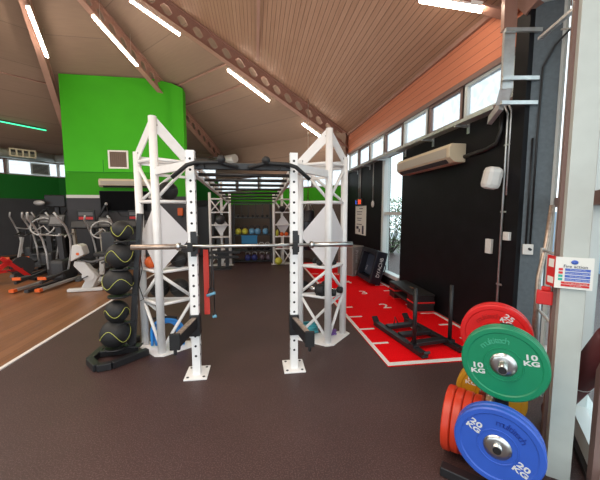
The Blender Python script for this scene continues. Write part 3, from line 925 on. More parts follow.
# sled
sl = thing('weight_sled', 'black steel push sled with two upright poles on the red turf', 'sled', (1.93, 3.24, 0.016), math.radians(8))
for x in (-0.03, 0.49):
    mb = MB(); mb.bar((x, -0.05, 0.035), (x, 1.06, 0.035), 0.085, 0.06); mb.bar((x, 1.04, 0.05), (x, 1.11, 0.12), 0.085, 0.03); mb.bar((x, -0.03, 0.05), (x, -0.08, 0.09), 0.085, 0.03)
    mb.build('runner', black, sl, bevel=0.005)
for y in (0.22, 0.50, 0.80):
    mb = MB(); mb.bar((0.0, y, 0.065), (0.46, y, 0.065), 0.10, 0.05); mb.build('cross_bar', black, sl, bevel=0.005)
for x, y in ((-0.03, 0.16), (0.49, 0.16)):
    mb = MB(); mb.cyl((x, y, 0.06), (x, y, 0.78), 0.024, 12); mb.box((x, y, 0.07), (0.09, 0.09, 0.04)); mb.build('push_pole', black, sl)
mb = MB(); mb.tube([(0.12, 0.82, 0.09), (0.12, 0.80, 0.20), (0.19, 0.82, 0.09)], 0.008, 6); mb.cyl((0.24, 0.5, 0.09), (0.24, 0.5, 0.16), 0.022, 10); mb.build('peg', black, sl)

# aerobic steps stacked
def step(z, label):
    o = thing('aerobic_step', label, 'aerobic step', (2.79, 5.25, z), math.radians(-3), 'stacked aerobic steps')
    mb = MB(); mb.box((0, 0, 0.132), (0.38, 1.1, 0.045), bev=0.02); mb.build('deck', blackr, o)
    for y in (-0.41, 0.41):
        mb = MB(); mb.box((0, y, 0.07), (0.36, 0.26, 0.10), bev=0.01); r = mb.build('riser', black, o)
        mb = MB(); mb.box((0, y, 0.013), (0.372, 0.272, 0.026), bev=0.004); mb.build('red_foot', signred, r)
    mb = MB(); mb.box((0, 0, 0.10), (0.30, 0.9, 0.03)); mb.build('underside_rib', black, o)
    return o
step(0.015, 'black and red aerobic step on the turf, lower one of the stack of two')
s2 = step(0.172, 'black and red aerobic step with pale lettering, upper one of the stack of two')
mb = MB(); put_text(mb, 'STEP', 0.07, Matrix.Translation((0.0, -0.05, 0.156)) @ Matrix.Rotation(-PI / 2, 4, 'Z'), depth=0.0008); mb.build('lettering', mat('bronze_letter', (0.35, 0.22, 0.12), 0.5), s2)

# soft plyo boxes
bxo = thing('plyo_box', 'black vinyl plyo box with a recessed window face and white lettering, leaning by slot window', 'plyo box', (2.66, 7.12, 0.015), -PI / 2)
Mt = Matrix.Rotation(math.radians(-9), 4, 'X')
mb = MB()
w, d, h = 0.98, 0.26, 0.76
fwm = 0.10
for c, s in (((-w / 2 + fwm / 2, 0, h / 2), (fwm, d, h)), ((w / 2 - fwm / 2, 0, h / 2), (fwm, d, h)), ((0, 0, fwm / 2), (w - 2 * fwm, d, fwm)), ((0, 0, h - fwm / 2), (w - 2 * fwm, d, fwm)), ((0, 0.10, h / 2), (w - 2 * fwm, 0.06, h - 2 * fwm))):
    mb.box(c, s, bev=0.012)
b0 = mb.build('shell', blackv, bxo); b0.rotation_euler = (math.radians(-14), 0, 0); b0.location = (0, 0, 0.035)
mb = MB(); mb.box((-0.06, 0.045, h / 2), (w - 0.34, 0.05, h - 0.26), bev=0.02); put_text(mb, 'Soft', 0.09, Matrix.Translation((-0.26, 0.016, h * 0.36)) @ RX90 @ Matrix.Rotation(1.2, 4, 'Z'), 1)
mb.build('inset_pad', [mat('dark_blue_vinyl', (0.035, 0.05, 0.085), 0.3), letter], b0)
mb = MB(); put_text(mb, 'DYACHB', 0.115, Matrix.Translation((w / 2 + 0.001, 0.02, h * 0.52)) @ Matrix.Rotation(PI / 2, 4, 'Z') @ RX90 @ Matrix.Rotation(PI / 2, 4, 'Z'), depth=0.001)
mb.build('lettering', letter, b0)
mb = MB(); mb.tube([(w / 2 - .06, 0.12, 0.25), (w / 2 - 0.06, 0.18, 0.33), (w / 2 - 0.06, 0.18, 0.45), (w / 2 - .06, 0.12, 0.52)], 0.012, 8); mb.build('handle', black, b0)
bg_ = thing('plyo_box', 'grey and taupe foam plyo box beside the black box on the turf', 'plyo box', (2.54, 8.06, 0.013), math.radians(30))
mb = MB(); mb.box((0, 0, 0.39), (0.44, 0.56, 0.78), bev=0.015)
mb.build('shell', greyfoam, bg_)
mb = MB(); mb.box((-0.223, 0, 0.39), (0.006, 0.5, 0.72), bev=0.002); mb.build('taupe_face', taupev, bg_)
mb = MB(); put_text(mb, 'Primal', 0.13, Matrix.Translation((-0.08, -0.282, 0.52)) @ RX90 @ Matrix.Rotation(-PI / 2, 4, 'Z'), 0); mb.box((-0.08, -0.282, 0.10), (0.10, 0.003, 0.10)); mb.build('lettering', letter, bg_)

# ------------------------------------------------------------------ things on the right wall
ac = thing('air_conditioner', 'long cream wall air conditioner high on the black wall under the windows', 'air conditioner', (WX, 5.10, 2.42))
mb = MB(); mb.prism([(0, -0.87, 0.0), (-0.17, -0.87, 0.0), (-0.26, -0.87, 0.07), (-0.27, -0.87, 0.22), (-0.23, -0.87, 0.27), (0, -0.87, 0.27)], (0, 1.70, 0)); mb.build('casing', cream, ac, bevel=0.012)
mb = MB(); mb.bar((-0.215, -0.75, 0.028), (-0.215, 0.75, 0.028), 0.008, 0.075, up=(-0.6, 0, 0.8)); mb.build('outlet_louvre', charcoal, ac)
mb = MB(); mb.box((-0.272, 0, 0.145), (0.006, 1.6, 0.13)); mb.build('front_panel', beige, ac)
mb = MB(); mb.tube([(WX - 0.02, 4.25, 2.5), (WX - 0.02, 3.8, 2.52), (WX - 0.02, 3.62, 2.56), (WX - 0.02, 3.56, 2.7), (WX - 0.02, 3.56, 3.0)], 0.03, 8)
tag(mb.build('air_conditioner_pipe', black), 'black insulated pipe running from the air conditioner up the black wall', 'pipe')
sp = thing('wall_speaker', 'white rounded loudspeaker on a bracket at the end of the black wall', 'speaker', (2.86, 3.47, 2.11), math.radians(-10))
mb = MB(); mb.box((0, 0, 0), (0.20, 0.17, 0.27), rot=(0.15, 0.12, 0), bev=0.06); mb.build('cabinet', offw, sp)
mb = MB(); mb.bar((0.0, 0.03, 0.02), (0.19, 0.05, 0.04), 0.03, 0.05); mb.build('bracket', offw, sp)
for (y, z, w, h, lab) in ((3.66, 1.25, 0.10, 0.19, 'white double socket low on the black wall, left of the conduit'), (3.31, 1.41, 0.09, 0.10, 'small white switch on the black wall right of the conduit'), ):
    x = WX if y > 3.4 else WX - 0.06
    o = thing('wall_socket', lab, 'socket', (x, y, z))
    mb = MB(); mb.box((-0.02, 0, 0), (0.04, w, h), bev=0.006); mb.build('back_box', offw, o)
    mb = MB(); mb.box((-0.042, 0, h * 0.2), (0.006, 0.02, 0.03)); mb.build('rocker', paper, o)
pn = Vector((-0.57, -0.82, 0))
o = thing('wall_socket', 'white fused switch box on the charcoal blue pier', 'socket', (3.10, 3.15, 1.27), math.radians(-35))
mb = MB(); mb.box((0, -0.02, 0), (0.10, 0.04, 0.12), bev=0.006); mb.build('back_box', offw, o)
mb = MB(); mb.cyl((0.01, -0.04, 0.01), (0.02, -0.065, 0.0), 0.014, 8); mb.build('switch_knob', charcoal, o)
mb = MB(); mb.tube([(-0.02, -0.012, 0.06), (-0.02, -0.012, 1.25)], 0.010, 8); mb.tube([(0.02, -0.012, 0.06), (0.02, -0.012, 1.25), (0.03, -0.012, 2.0), (0.12, -0.02, 2.2), (0.22, -0.10, 2.3)], 0.010, 8); mb.build('cable', black, o)
# conduits and the cable tray
o = thing('conduit', 'galvanised conduit pair running down the black wall near the pier', 'conduit', (WX - 0.055, 3.43, 0))
mb = MB(); mb.tube([(0, 0, 0.2), (0, 0, 2.86), (-0.01, 0.04, 2.96), (-0.03, 0.16, 3.0)], 0.013, 8); mb.tube([(0.0, -0.05, 1.9), (0.0, -0.05, 2.88), (-0.01, 0.0, 3.0), (-0.03, 0.14, 3.03)], 0.013, 8); mb.build('tube', galv, o)
for z in (0.8, 1.7, 2.5):
    mb = MB(); mb.box((0, -0.02, z), (0.02, 0.09, 0.02)); mb.build('clip', galv, o)
o = thing('cable_tray', 'long galvanised cable tray on brackets running below the clerestory windows', 'cable tray', (WX - 0.13, 3.5, 2.94))
mb = MB(); mb.box((0, 3.3, 0), (0.14, 6.6, 0.008)); mb.box((-0.07, 3.3, 0.02), (0.006, 6.6, 0.045)); mb.box((0.07, 3.3, 0.02), (0.006, 6.6, 0.045)); mb.build('tray', galv, o)
for y in (0.7, 1.6, 2.6, 3.6, 4.6, 5.6):
    mb = MB(); mb.box((0.02, y, -0.02), (0.22, 0.035, 0.03)); mb.box((0.125, y, -0.05), (0.012, 0.05, 0.14)); mb.build('tray_bracket', galv, o)
o = thing('cable_riser', 'wide galvanised trunking rising from the cable tray up to the roof beam', 'cable trunking', (WX - 0.26, 3.24, 2.80))
mb = MB()
mb.bar((0.10, 0.35, 0.03), (0.02, 0.08, 0.12), 0.12, 0.05, up=(-1, 0, 0.3)); mb.bar((0.02, 0.08, 0.12), (0.0, 0.0, 0.28), 0.12, 0.05, up=(-1, -1, 0)); mb.bar((0.0, 0.0, 0.26), (0.01, 0.02, 0.92), 0.11, 0.05, up=(-0.3, -1, 0))
mb.build('duct_run', galv, o)
mb = MB(); mb.bar((0.01, 0.03, 0.90), (0.02, 0.06, 1.58), 0.13, 0.08, up=(-0.3, -1, 0)); mb.build('brown_cover', beam_m, o)
for z in (0.10, 0.36, 0.86):
    mb = MB(); mb.bar((-0.09, -0.04, z), (0.30, -0.10, z), 0.03, 0.04); mb.build('bracket', galv, o)
# poster, clock and hanging pull
o = thing('wall_notice', 'white paper workout notice on the black wall below the digital clock', 'notice', (WX - 0.005, 8.78, 1.45))
mb = MB(); mb.box((0, 0, 0), (0.008, 0.92, 0.84)); mb.build('sheet', paper, o)
mb = MB()
for i, (yy, z, w) in enumerate(((-0.05, 0.34, 0.3), (0.1, 0.25, 0.5), (0.1, 0.18, 0.4), (0.1, 0.06, 0.42), (0.1, 0.0, 0.3), (0.1, -0.12, 0.45))):
    mb.box((-0.006, yy, z), (0.003, w, 0.018))
mb.box((-0.006, -0.22, -0.27), (0.003, 0.13, 0.24)); mb.box((-0.006, 0.25, -0.22), (0.003, 0.2, 0.08)); mb.box((-0.006, 0.08, -0.30), (0.003, 0.1, 0.10))
mb.build('print', ink, o)
o = thing('digital_clock', 'small digital timer with blue and red digits on the black wall', 'clock', (WX, 8.85, 1.98))
mb = MB(); mb.box((-0.03, 0, 0), (0.06, 0.62, 0.20), bev=0.01); mb.build('casing', black, o)
mb = MB(); put_text(mb, '1:', 0.17, Matrix.Translation((-0.064, 0.19, 0)) @ Matrix.Rotation(-PI / 2, 4, 'Z') @ RX90, 0, sx=1.2); put_text(mb, '50', 0.19, Matrix.Translation((-0.064, -0.10, 0)) @ Matrix.Rotation(-PI / 2, 4, 'Z') @ RX90, 1, sx=1.4); mb.build('digits', [led_blue, led_red], o)
mb = MB(); mb.tube([(0, 0, 0.1), (0, 0, 1.0)], 0.012, 6); mb.tube([(0, 0.12, 0.1), (0, 0.12, 1.0)], 0.012, 6); o2 = mb.build('cable', galv, o); o2.location = (-0.02, -0.05, 0)
o = thing('hanging_pull', 'white oval pull hanging on a cord from the tray by the slot window', 'pull cord', (WX - 0.04, 7.75, 1.9))
mb = MB(); mb.ball((0, 0, 0), 0.06, (0.6, 1, 1.5), 14, 10); mb.build('weight', offw, o)
mb = MB(); mb.tube([(0, 0, 0.09), (0, 0, 1.1)], 0.012, 6); mb.build('cord', galv, o)

# fire signs, pipe rail and call point by the column
o = thing('fire_notice', 'white fire action sign with blue and red text on the pale column', 'sign', (1.870, 1.572, 1.335), -0.67)
mb = MB(); mb.box((0, 0, 0), (0.175, 0.006, 0.19)); mb.build('board', paper, o)
mb = MB()
FR = Matrix.Translation((0, -0.004, 0)) @ RX90
M = Matrix.Translation((0.0, -0.0045, 0.066)) @ RX90
mb.lathe([(0.001, 0), (0.013, 0), (0.013, 0.0008), (0.001, 0.0008)], 20, M @ Matrix.Diagonal((1.3, 1, 1, 1)), mi=0)
put_text(mb, 'Fire action', 0.026, Matrix.Translation((0.005, -0.0045, 0.040)) @ RX90, 2, depth=0.0004)
for i in range(4):
    z = 0.020 - i * 0.020
    mb.box((0.016, -0.0042, z), (0.115, 0.002, 0.015), mi=0)
    mb.box((-0.062, -0.0042, z), (0.02, 0.002, 0.014), mi=1 if i < 2 else 3)
    put_text(mb, 'Sound alarm, leave by nearest exit' if i % 2 else 'If you discover a fire', 0.0088, Matrix.Translation((0.018, -0.0056, z)) @ RX90, 4, depth=0.0002)
for i in range(2):
    z = -0.060 - i * 0.016
    mb.box((0.008, -0.0042, z), (0.13, 0.002, 0.013), mi=1)
    put_text(mb, 'Do not use lifts' if i else 'Do not stop to collect things', 0.0088, Matrix.Translation((0.012, -0.0056, z)) @ RX90, 4, depth=0.0002)
mb.build('print', [signblue, signred, ink, signgreen, paper], o)
o = thing('call_point_sign', 'narrow red fire sign edge-on at the left of the column', 'sign', (1.822, 1.668, 1.335), math.radians(-108))
mb = MB(); mb.box((0, 0, 0), (0.09, 0.006, 0.19)); mb.build('board', signred, o)
mb = MB(); mb.box((0.0, -0.004, 0.05), (0.05, 0.002, 0.05)); mb.box((0.0, -0.004, -0.055), (0.055, 0.002, 0.04)); mb.build('print', paper, o)
o = thing('fire_call_point', 'bright red fire alarm call point on the mullion under the red sign', 'fire alarm', (1.885, 1.735, 1.145), math.radians(-45))
mb = MB(); mb.box((-0.02, -0.02, 0), (0.085, 0.05, 0.09), bev=0.008); mb.build('casing', signred, o)
mb = MB(); mb.box((-0.015, -0.03, 0.06), (0.05, 0.03, 0.03), bev=0.008); mb.build('cover', p_red, o)
o = thing('rail_pipe', 'bent brushed metal pipe rail standing against the window frame by the pier', 'pipe rail', (2.15, 2.03, 0))
mb = MB(); mb.tube([(0.16, 0.12, 1.75), (0.10, 0.09, 1.45), (-0.02, 0.02, 1.2), (-0.03, 0.02, 0.3)], 0.017, 10); mb.build('rail', worn, o)
mb = MB(); mb.tube([(0.06, 0.08, 1.42), (0.03, 0.04, 0.3)], 0.014, 8); mb.build('standpipe', galv, o)
for q in (((0.06, 0.07, 1.40), (-0.20, -0.28, 1.42)), ((0.0, 0.02, 0.95), (-0.2, -0.28, 0.95))):
    mb = MB(); mb.cyl(*q, 0.010, 8); mb.build('bracket', galv, o)
# window stay
mb = MB(); mb.bar((2.25, 2.30, 3.07), (1.96, 1.74, 2.95), 0.03, 0.02); mb.tube([(1.96, 1.74, 2.95), (1.99, 1.77, 2.84), (2.10, 1.98, 2.95)], 0.006, 6)
tag(mb.build('window_stay', galv), 'thin pale metal window stay arm high on the glazing beside the pier', 'window stay')
# maroon bag by the window
o = thing('punch_bag', 'maroon cylindrical bag leaning against the window behind the pale column', 'punch bag', (2.36, 2.07, 0.0))
a = Vector((0, 0, 0.09)); b = Vector((-0.35, -0.64, 0.98))
mb = MB(); mb.tube([a - Vector((0, 0, .06)), a, b, b + Vector((-0.003, -0.005, 0.02))], [0.06, 0.072, 0.085, 0.075], 20); body = mb.build('body', maroon, o)
mb = MB(); q = a.lerp(b, 0.52); d = (b - a).normalized(); mb.tube([q, q + d * 0.006], 0.0805, 20); mb.build('seam', letter, o)
mb = MB(); mb.tube([b + d * 0.02, b + d * 0.03], [0.068, 0.06], 20); mb.tube([b + d * .03, b + d * .07], 0.014, 8); mb.build('end_cap', chrome, o)

# ------------------------------------------------------------------ bumper plate tree
AZ = math.radians(44)
U = Vector((math.sin(AZ), math.cos(AZ), 0)); S = Vector((math.cos(AZ), -math.sin(AZ), 0))
TC = Vector((1.58, 1.72, 0))
tr = thing('plate_tree', 'black steel weight plate tree standing by the pale column', 'plate tree', TC, -AZ)
mb = MB(); mb.box((0, 0, 0.50), (0.075, 0.075, 0.96)); mb.build('post', black, tr, bevel=0.005)
mb = MB()
for y in (-0.27, 0.24):
    mb.bar((-0.30, y, 0.035), (0.22, y, 0.035), 0.07, 0.06)
mb.bar((0, -0.24, 0.035), (0, 0.24, 0.035), 0.07, 0.06)
mb.build('base', black, tr, bevel=0.006)
def peg(a, b):
    mb = MB(); mb.cyl(a, b, 0.0245, 18); p = mb.build('peg', steel, tr)
    d = (Vector(b) - Vector(a)).normalized(); b = Vector(b)
    mb = MB(); mb.cyl(b - d * 0.004, b + d * 0.004, 0.021, 14); mb.build('end_cap', black, p)

def plate(name, R, t, m, lm, num, seed, label, loc, rz, group, numpos=(20, 200), brand=95, tilt=0.0, hub=0.070, full=True):
    """bumper plate: local -Y is the outer face at y=0, body runs to y=t"""
    o = thing(name, label, 'weight plate', loc, rz, group)
    Mx = Matrix.Rotation(PI / 2, 4, 'X')      # local z -> -y
    mb = MB()
    prof = [(0.026, -0.004), (R * 0.42, -0.004), (R * 0.43, -0.001), (R * 0.45, -0.001), (R * 0.46, -0.005), (R * 0.83, -0.005), (R * 0.86, 0.0), (R * 0.965, 0.0), (R, -0.007),
            (R, -t + 0.007), (R * 0.965, -t), (R * 0.86, -t), (R * 0.83, -t + 0.005), (R * 0.46, -t + 0.005), (R * 0.43, -t + 0.001), (0.026, -t + 0.003), (0.026, -0.004)]
    mb.lathe(prof, 64, Mx, smooth=False)
    # smooth only around: keep flat-ish faces by auto split through bevel profile
    bod = mb.build('disc', m, o)
    for p in bod.data.polygons: p.use_smooth = True
    md = bod.modifiers.new('split', 'EDGE_SPLIT'); md.split_angle = math.radians(25)
    h = MB(); h.lathe([(0.0255, 0.004), (hub * 0.55, 0.004), (hub, 0.0005), (hub, -0.006), (0.0255, -0.006)], 40, Mx); h.build('steel_hub', worn if False else steel, o)
    if full:
        for a in numpos:
            tx = MB()
            r = R * 0.64; an = math.radians(a)
            M = Matrix.Translation((r * math.cos(an), 0.0045, r * math.sin(an))) @ Matrix.Rotation(-math.radians(tilt), 4, 'Y') @ RX90
            put_text(tx, num, 0.043, M @ Matrix.Translation((0, 0.019, 0)), 0, depth=0.0012, sx=1.5, bold=0.0012)
            put_text(tx, 'KG', 0.038, M @ Matrix.Translation((0, -0.017, 0)), 0, depth=0.0012, sx=1.5, bold=0.0012)
            tx.build('weight_lettering', letter, o)
        bt = MB(); word = 'multitech'; wd = [1.5, 1, .55, .65, .55, .65, 1, 1, 1]
        tot = sum(wd); ang = 62.0; acc = 0
        for c, w_ in zip(word, wd):
            cc = acc + w_ / 2; acc += w_
            an = math.radians(brand + ang / 2 - ang * cc / tot)
            r = R * 0.64
            M = Matrix.Translation((r * math.cos(an), 0.0045, r * math.sin(an))) @ Matrix.Rotation(-(an - PI / 2), 4, 'Y') @ RX90
            put_text(bt, c, 0.052, M, 0, depth=0.0022, sx=1.15)
        bt.build('brand_lettering', lm, o)
    return o
def W3(loc, v):  # tree-local to world
    return Vector(loc)
def tl(x, y, z):
    return TC + S * x + U * y + Vector((0, 0, z))
# green stack, upper front peg
gz_, bz_ = 0.79, 0.36
gy = -0.135
ts = 0.028
for i in range(3):
    lab = ['green 10 kg bumper plate at the front of the upper peg', 'green bumper plate in the middle of the upper peg stack', 'green bumper plate at the back of the upper peg stack'][i]
    plate('bumper_plate', 0.225, ts, p_green, p_greenl, '10', i, lab, tl(0.0, gy - 0.0 + (i) * (ts + 0.002) - 0.05, gz_), -AZ, 'green bumper plates', (24, 205), 112, 8.0, full=(i == 0))
peg((0, 0, gz_), (0, gy - 0.05 - 0.085, gz_))
ts = 0.042
for i in range(2):
    lab = ['blue 20 kg bumper plate at the front of the lower peg', 'blue bumper plate behind the front one on the lower peg', ''][i]
    plate('bumper_plate', 0.225, ts, p_blue, p_bluel, '20', i, lab, tl(0.0, -0.335 + i * (ts + 0.002), bz_), -AZ, 'blue bumper plates', (-35, 145), 62, -24.0, full=(i == 0))
peg((0, 0, bz_), (0, -0.335 - 0.03, bz_))
# red stack, upper rear peg
ts = 0.05
for i in range(2):
    lab = ['red bumper plate on the upper rear peg behind the green plates', 'red bumper plate at the far end of the upper rear peg'][i]
    plate('bumper_plate', 0.225, ts, p_red, p_redl, '25', i, lab, tl(-0.07, 0.22 + i * (ts + 0.002), 0.815), -AZ, 'red bumper plates', (62, 242), 112, -30.0, full=(i == 0))
peg((-0.07, 0, 0.815), (-0.07, 0.35, 0.815))
ts = 0.045
for i in range(2):
    lab = ['yellow bumper plate low behind the blue plates', 'second yellow bumper plate on the lower rear peg'][i]
    plate('bumper_plate', 0.225, ts, p_yel, p_yel, '15', i, lab, tl(-0.08, 0.22 + i * (ts + 0.002), 0.362), -AZ, 'yellow bumper plates', (-60, 150), 100, 0.0, full=(i == 0))
peg((-0.08, 0, 0.362), (-0.08, 0.36, 0.362))
ts = 0.052
for i in range(4):
    lab = ['orange red bumper plate at the outer left end of the low side peg', 'orange red bumper plate second from the left on the low side peg', 'orange red bumper plate third from the left on the low side peg', 'orange red bumper plate nearest the post on the low side peg'][i]
    plate('bumper_plate', 0.215 - 0.004 * i, ts, p_orange, p_orange, '25', i, lab, tl(-0.325 + i * (ts + 0.003), -0.005, 0.24), -AZ - PI / 2, 'orange red bumper plates', full=False)
peg((0, -0.005, 0.24), (-0.34, -0.005, 0.24))
# two bare pegs on the right of the tree
peg((0.0, 0.0, 0.62), (0.20, -0.05, 0.62)); peg((0.0, 0.0, 0.20), (0.215, -0.08, 0.20))

# ------------------------------------------------------------------ left and rear walls: fittings
def at135(along, out, z):
    v = facet_pt(135, along, R0 - out); return Vector((v.x, v.y, z))
def at45(along, out, z):
    v = facet_pt(45, along, R0 - out); return Vector((v.x, v.y, z))
def at90(along, out, z):
    v = facet_pt(90, along, R0 - out); return Vector((v.x, v.y, z))
lp, lq = at135(-HW + 0.75, 1.6, 0), at135(HW - 0.9, 1.6, 0)
lp.z = roof_at(lp.x, lp.y) - 0.04; lq.z = roof_at(lq.x, lq.y) - 0.04
lc = (lp + lq) / 2
o = thing('led_strip', 'glowing green light strip along the ceiling edge left of the green wall', 'light strip', lc)
mb = MB(); mb.bar(lp - lc, lq - lc, 0.05, 0.04); mb.build('housing', charcoal, o)
dz = Vector((0.02, -0.02, -0.035))
mb = MB(); mb.bar(lp - lc + dz, lq - lc + dz, 0.06, 0.03); mb.build('glow_tube', led_m, o)
o = thing('air_duct', 'round silver ventilation duct running along the rear walls under the eave', 'duct', (0, 0, 0))
mb = MB(); mb.tube([at135(HW, 0.6, 3.88), at135(-HW + .2, 0.6, 3.88), at90(HW - .2, 0.6, 3.88), at90(-HW + 0.2, 0.6, 3.88), at45(HW - .2, 0.6, 3.88), at45(1.5, 0.6, 3.88)], 0.17, 18)
mb.build('pipe', mat('duct_silver', (0.62, 0.62, 0.60), 0.4, 0.3), o)
p0 = at135(-2.05, 0.80, 3.92)
mb = MB()
rzg = math.radians(45)
M = Matrix.Translation(p0) @ Matrix.Rotation(rzg, 4, 'Z') @ Matrix.Scale(0.68, 4)
for (x, z, w, h) in ((0, 0.19, 1.15, 0.06), (0, -0.19, 1.15, 0.06), (-0.55, 0, 0.06, 0.4), (0.55, 0, 0.06, 0.4), (-0.27, 0, 0.06, 0.36), (0.0, 0, 0.06, 0.36), (0.27, 0, 0.06, 0.36)):
    b = MB(); b.box((x, 0, z), (w, 0.14, h)); mb._add([M @ Vector(v) for v in b.v], b.f)
gr = mb.build('outlet_grille', cream, o)
b = MB(); b.box((0, 0.07, 0), (1.1, 0.02, 0.38)); k = MB(); k._add([M @ Vector(v) for v in b.v], b.f); k.build('grille_backing', charcoal, gr)
o = thing('vent_panel', 'dark louvred vent in a pale frame between the left clerestory windows', 'vent', at135(-2.72, 0.06, 3.45), math.radians(45))
mb = MB(); mb.box((0, 0, 0), (0.62, 0.06, 0.46)); mb.build('frame', silver, o)
mb = MB()
for i in range(7): mb.box((0, -0.035, -0.15 + i * 0.05), (0.5, 0.02, 0.03), rot=(0.5, 0, 0))
mb.build('louvre', charcoal, o)
o = thing('wall_vent', 'square brown vent with a white frame on the bright green wall', 'vent', (-4.47, GY - 0.01, 3.42))
mb = MB()
for c, sz in (((0, 0, 0.27), (0.62, 0.05, 0.05)), ((0, 0, -0.27), (0.62, 0.05, 0.05)), ((0.285, 0, 0), (0.05, 0.05, 0.5)), ((-0.285, 0, 0), (0.05, 0.05, 0.5))): mb.box(c, sz)
mb.build('frame', offw, o)
mb = MB(); mb.box((0, 0.0, 0), (0.52, 0.02, 0.5))
for i in range(9): mb.box((-0.24 + i * 0.06, -0.015, 0), (0.02, 0.02, 0.5))
mb.build('louvre', mat('brown_vent', (0.16, 0.11, 0.085), 0.6), o)
o = thing('air_conditioner', 'cream wall air conditioner on the bright green wall above the television', 'air conditioner', (-4.15, GY, 2.50))
mb = MB(); mb.prism([(-0.87, 0, 0.0), (-0.87, -0.17, 0.0), (-0.87, -0.25, 0.06), (-0.87, -0.26, 0.2), (-0.87, -0.22, 0.27), (-0.87, 0, 0.27)], (1.74, 0, 0)); mb.build('casing', cream, o, bevel=0.012)
mb = MB(); mb.box((0, -0.262, 0.14), (1.6, 0.006, 0.12)); mb.build('front_panel', beige, o)
mb = MB(); mb.bar((-0.75, -0.213, 0.026), (0.75, -0.213, 0.026), 0.008, 0.07, up=(0, -0.6, 0.8)); mb.build('outlet_louvre', charcoal, o)
o = thing('television', 'large black flat screen television on the green wall', 'television', (-4.33, GY - 0.06, 2.06))
mb = MB(); mb.box((0, 0, 0), (1.5, 0.06, 0.66), rot=(0.06, 0, 0.0), bev=0.01); mb.build('bezel', black, o)
mb = MB(); mb.box((0, -0.032, 0.0), (1.45, 0.006, 0.63), rot=(0.06, 0, 0)); mb.build('screen', screen, o)
mb = MB(); mb.tube([(-0.25, 0.03, -0.34), (-0.15, 0.03, -0.5), (0.1, 0.03, -0.52), (0.2, 0.03, -0.45)], 0.008, 6); mb.build('cable', black, o)

# ------------------------------------------------------------------ cardio machines
def cross_trainer(loc, rz, label, hoop=False, red=False, sc=1.0):
    o = thing('cross_trainer', label, 'cross trainer', loc, rz, 'cross trainers on the wood floor')
    o.scale = (sc, sc, sc)
    for x in (-0.25, 0.25):
        mb = MB(); mb.bar((x, 0.0, 0.06), (x, 1.45, 0.06), 0.09, 0.05); r = mb.build('rail', silver if not hoop else charcoal, o, bevel=0.006)
        mb = MB(); mb.bar((x, -0.07, 0.06), (x, 0.03, 0.06), 0.095, 0.06); mb.build('orange_cap' if not hoop else 'end_cap', orange if not hoop else midgrey, r)
        mb = MB(); mb.bar((x, 0.05, 0.20), (x, 0.95, 0.30), 0.05, 0.05); mb.build('pedal_arm', charcoal, o)
        mb = MB(); mb.box((x, 0.28, 0.27), (0.17, 0.36, 0.05), bev=0.015); mb.box((x, 0.09, 0.285), (0.17, 0.02, 0.06), mi=1); mb.build('pedal', [charcoal, orange if not hoop else charcoal], o)
        mb = MB(); mb.tube([(x * 0.9, 1.0, 0.32), (x * 1.1, 1.05, 0.7), (x * 1.25, 1.0, 1.05), (x * 1.35, 0.82, 1.35), (x * 1.3, 0.62, 1.55), (x * 1.1, 0.55, 1.68)], 0.024, 10); mb.build('moving_handle', silver, o)
    mb = MB(); mb.box((0, 1.2, 0.30), (0.34, 0.62, 0.50), bev=0.08); mb.build('flywheel_housing', charcoal, o)
    mb = MB(); mb.bar((0, -0.02, 0.04), (0, 1.2, 0.04), 0.08, 0.06); mb.bar((-0.3, 1.45, 0.03), (0.3, 1.45, 0.03), 0.07, 0.05); mb.build('base_frame', charcoal, o)
    mb = MB(); mb.bar((0, 1.2, 0.5), (0, 1.12, 1.35), 0.12, 0.10); mb.build('mast', charcoal, o)
    mb = MB(); mb.box((0, 1.06, 1.48), (0.36, 0.06, 0.30), rot=(-0.35, 0, 0), bev=0.02); cns = mb.build('console', black, o)
    mb = MB(); mb.box((0, 1.03, 1.49), (0.26, 0.012, 0.18), rot=(-0.35, 0, 0)); mb.build('display', midgrey, cns)
    mb = MB()
    if hoop:
        mb.tube([(0.30 * math.cos(a), 0.88 + 0.08 * math.sin(a), 1.28 + 0.24 * math.sin(a)) for a in [2 * PI * i / 20 for i in range(20)]], 0.022, 8, closed=True)
        mb.tube([(-0.2, 0.82, 1.12), (0.0, 0.92, 1.30), (0.2, 0.82, 1.12)], 0.018, 8)
    else:
        mb.tube([(-0.22, 0.75, 1.18), (-0.20, 0.95, 1.15), (0, 1.08, 1.12), (0.20, 0.95, 1.15), (0.22, 0.75, 1.18)], 0.018, 8)
    mb.build('fixed_handle', silver, o)
    return o
cross_trainer((-4.76, 7.10, 0.006), math.radians(-3), 'grey cross trainer with two orange tipped rails in front on the wood floor')
cross_trainer((-5.90, 8.78, 0.006), math.radians(3), 'cross trainer with looped silver handles behind the orange tipped one', hoop=True)
cross_trainer((-4.06, 8.16, 0.006), math.radians(2), 'cross trainer with looped silver handles behind the white bike', hoop=True, sc=0.95)
cross_trainer((-7.3, 10.5, 0.006), math.radians(10), 'cross trainer farthest back by the rear wall, left of the stair climber')
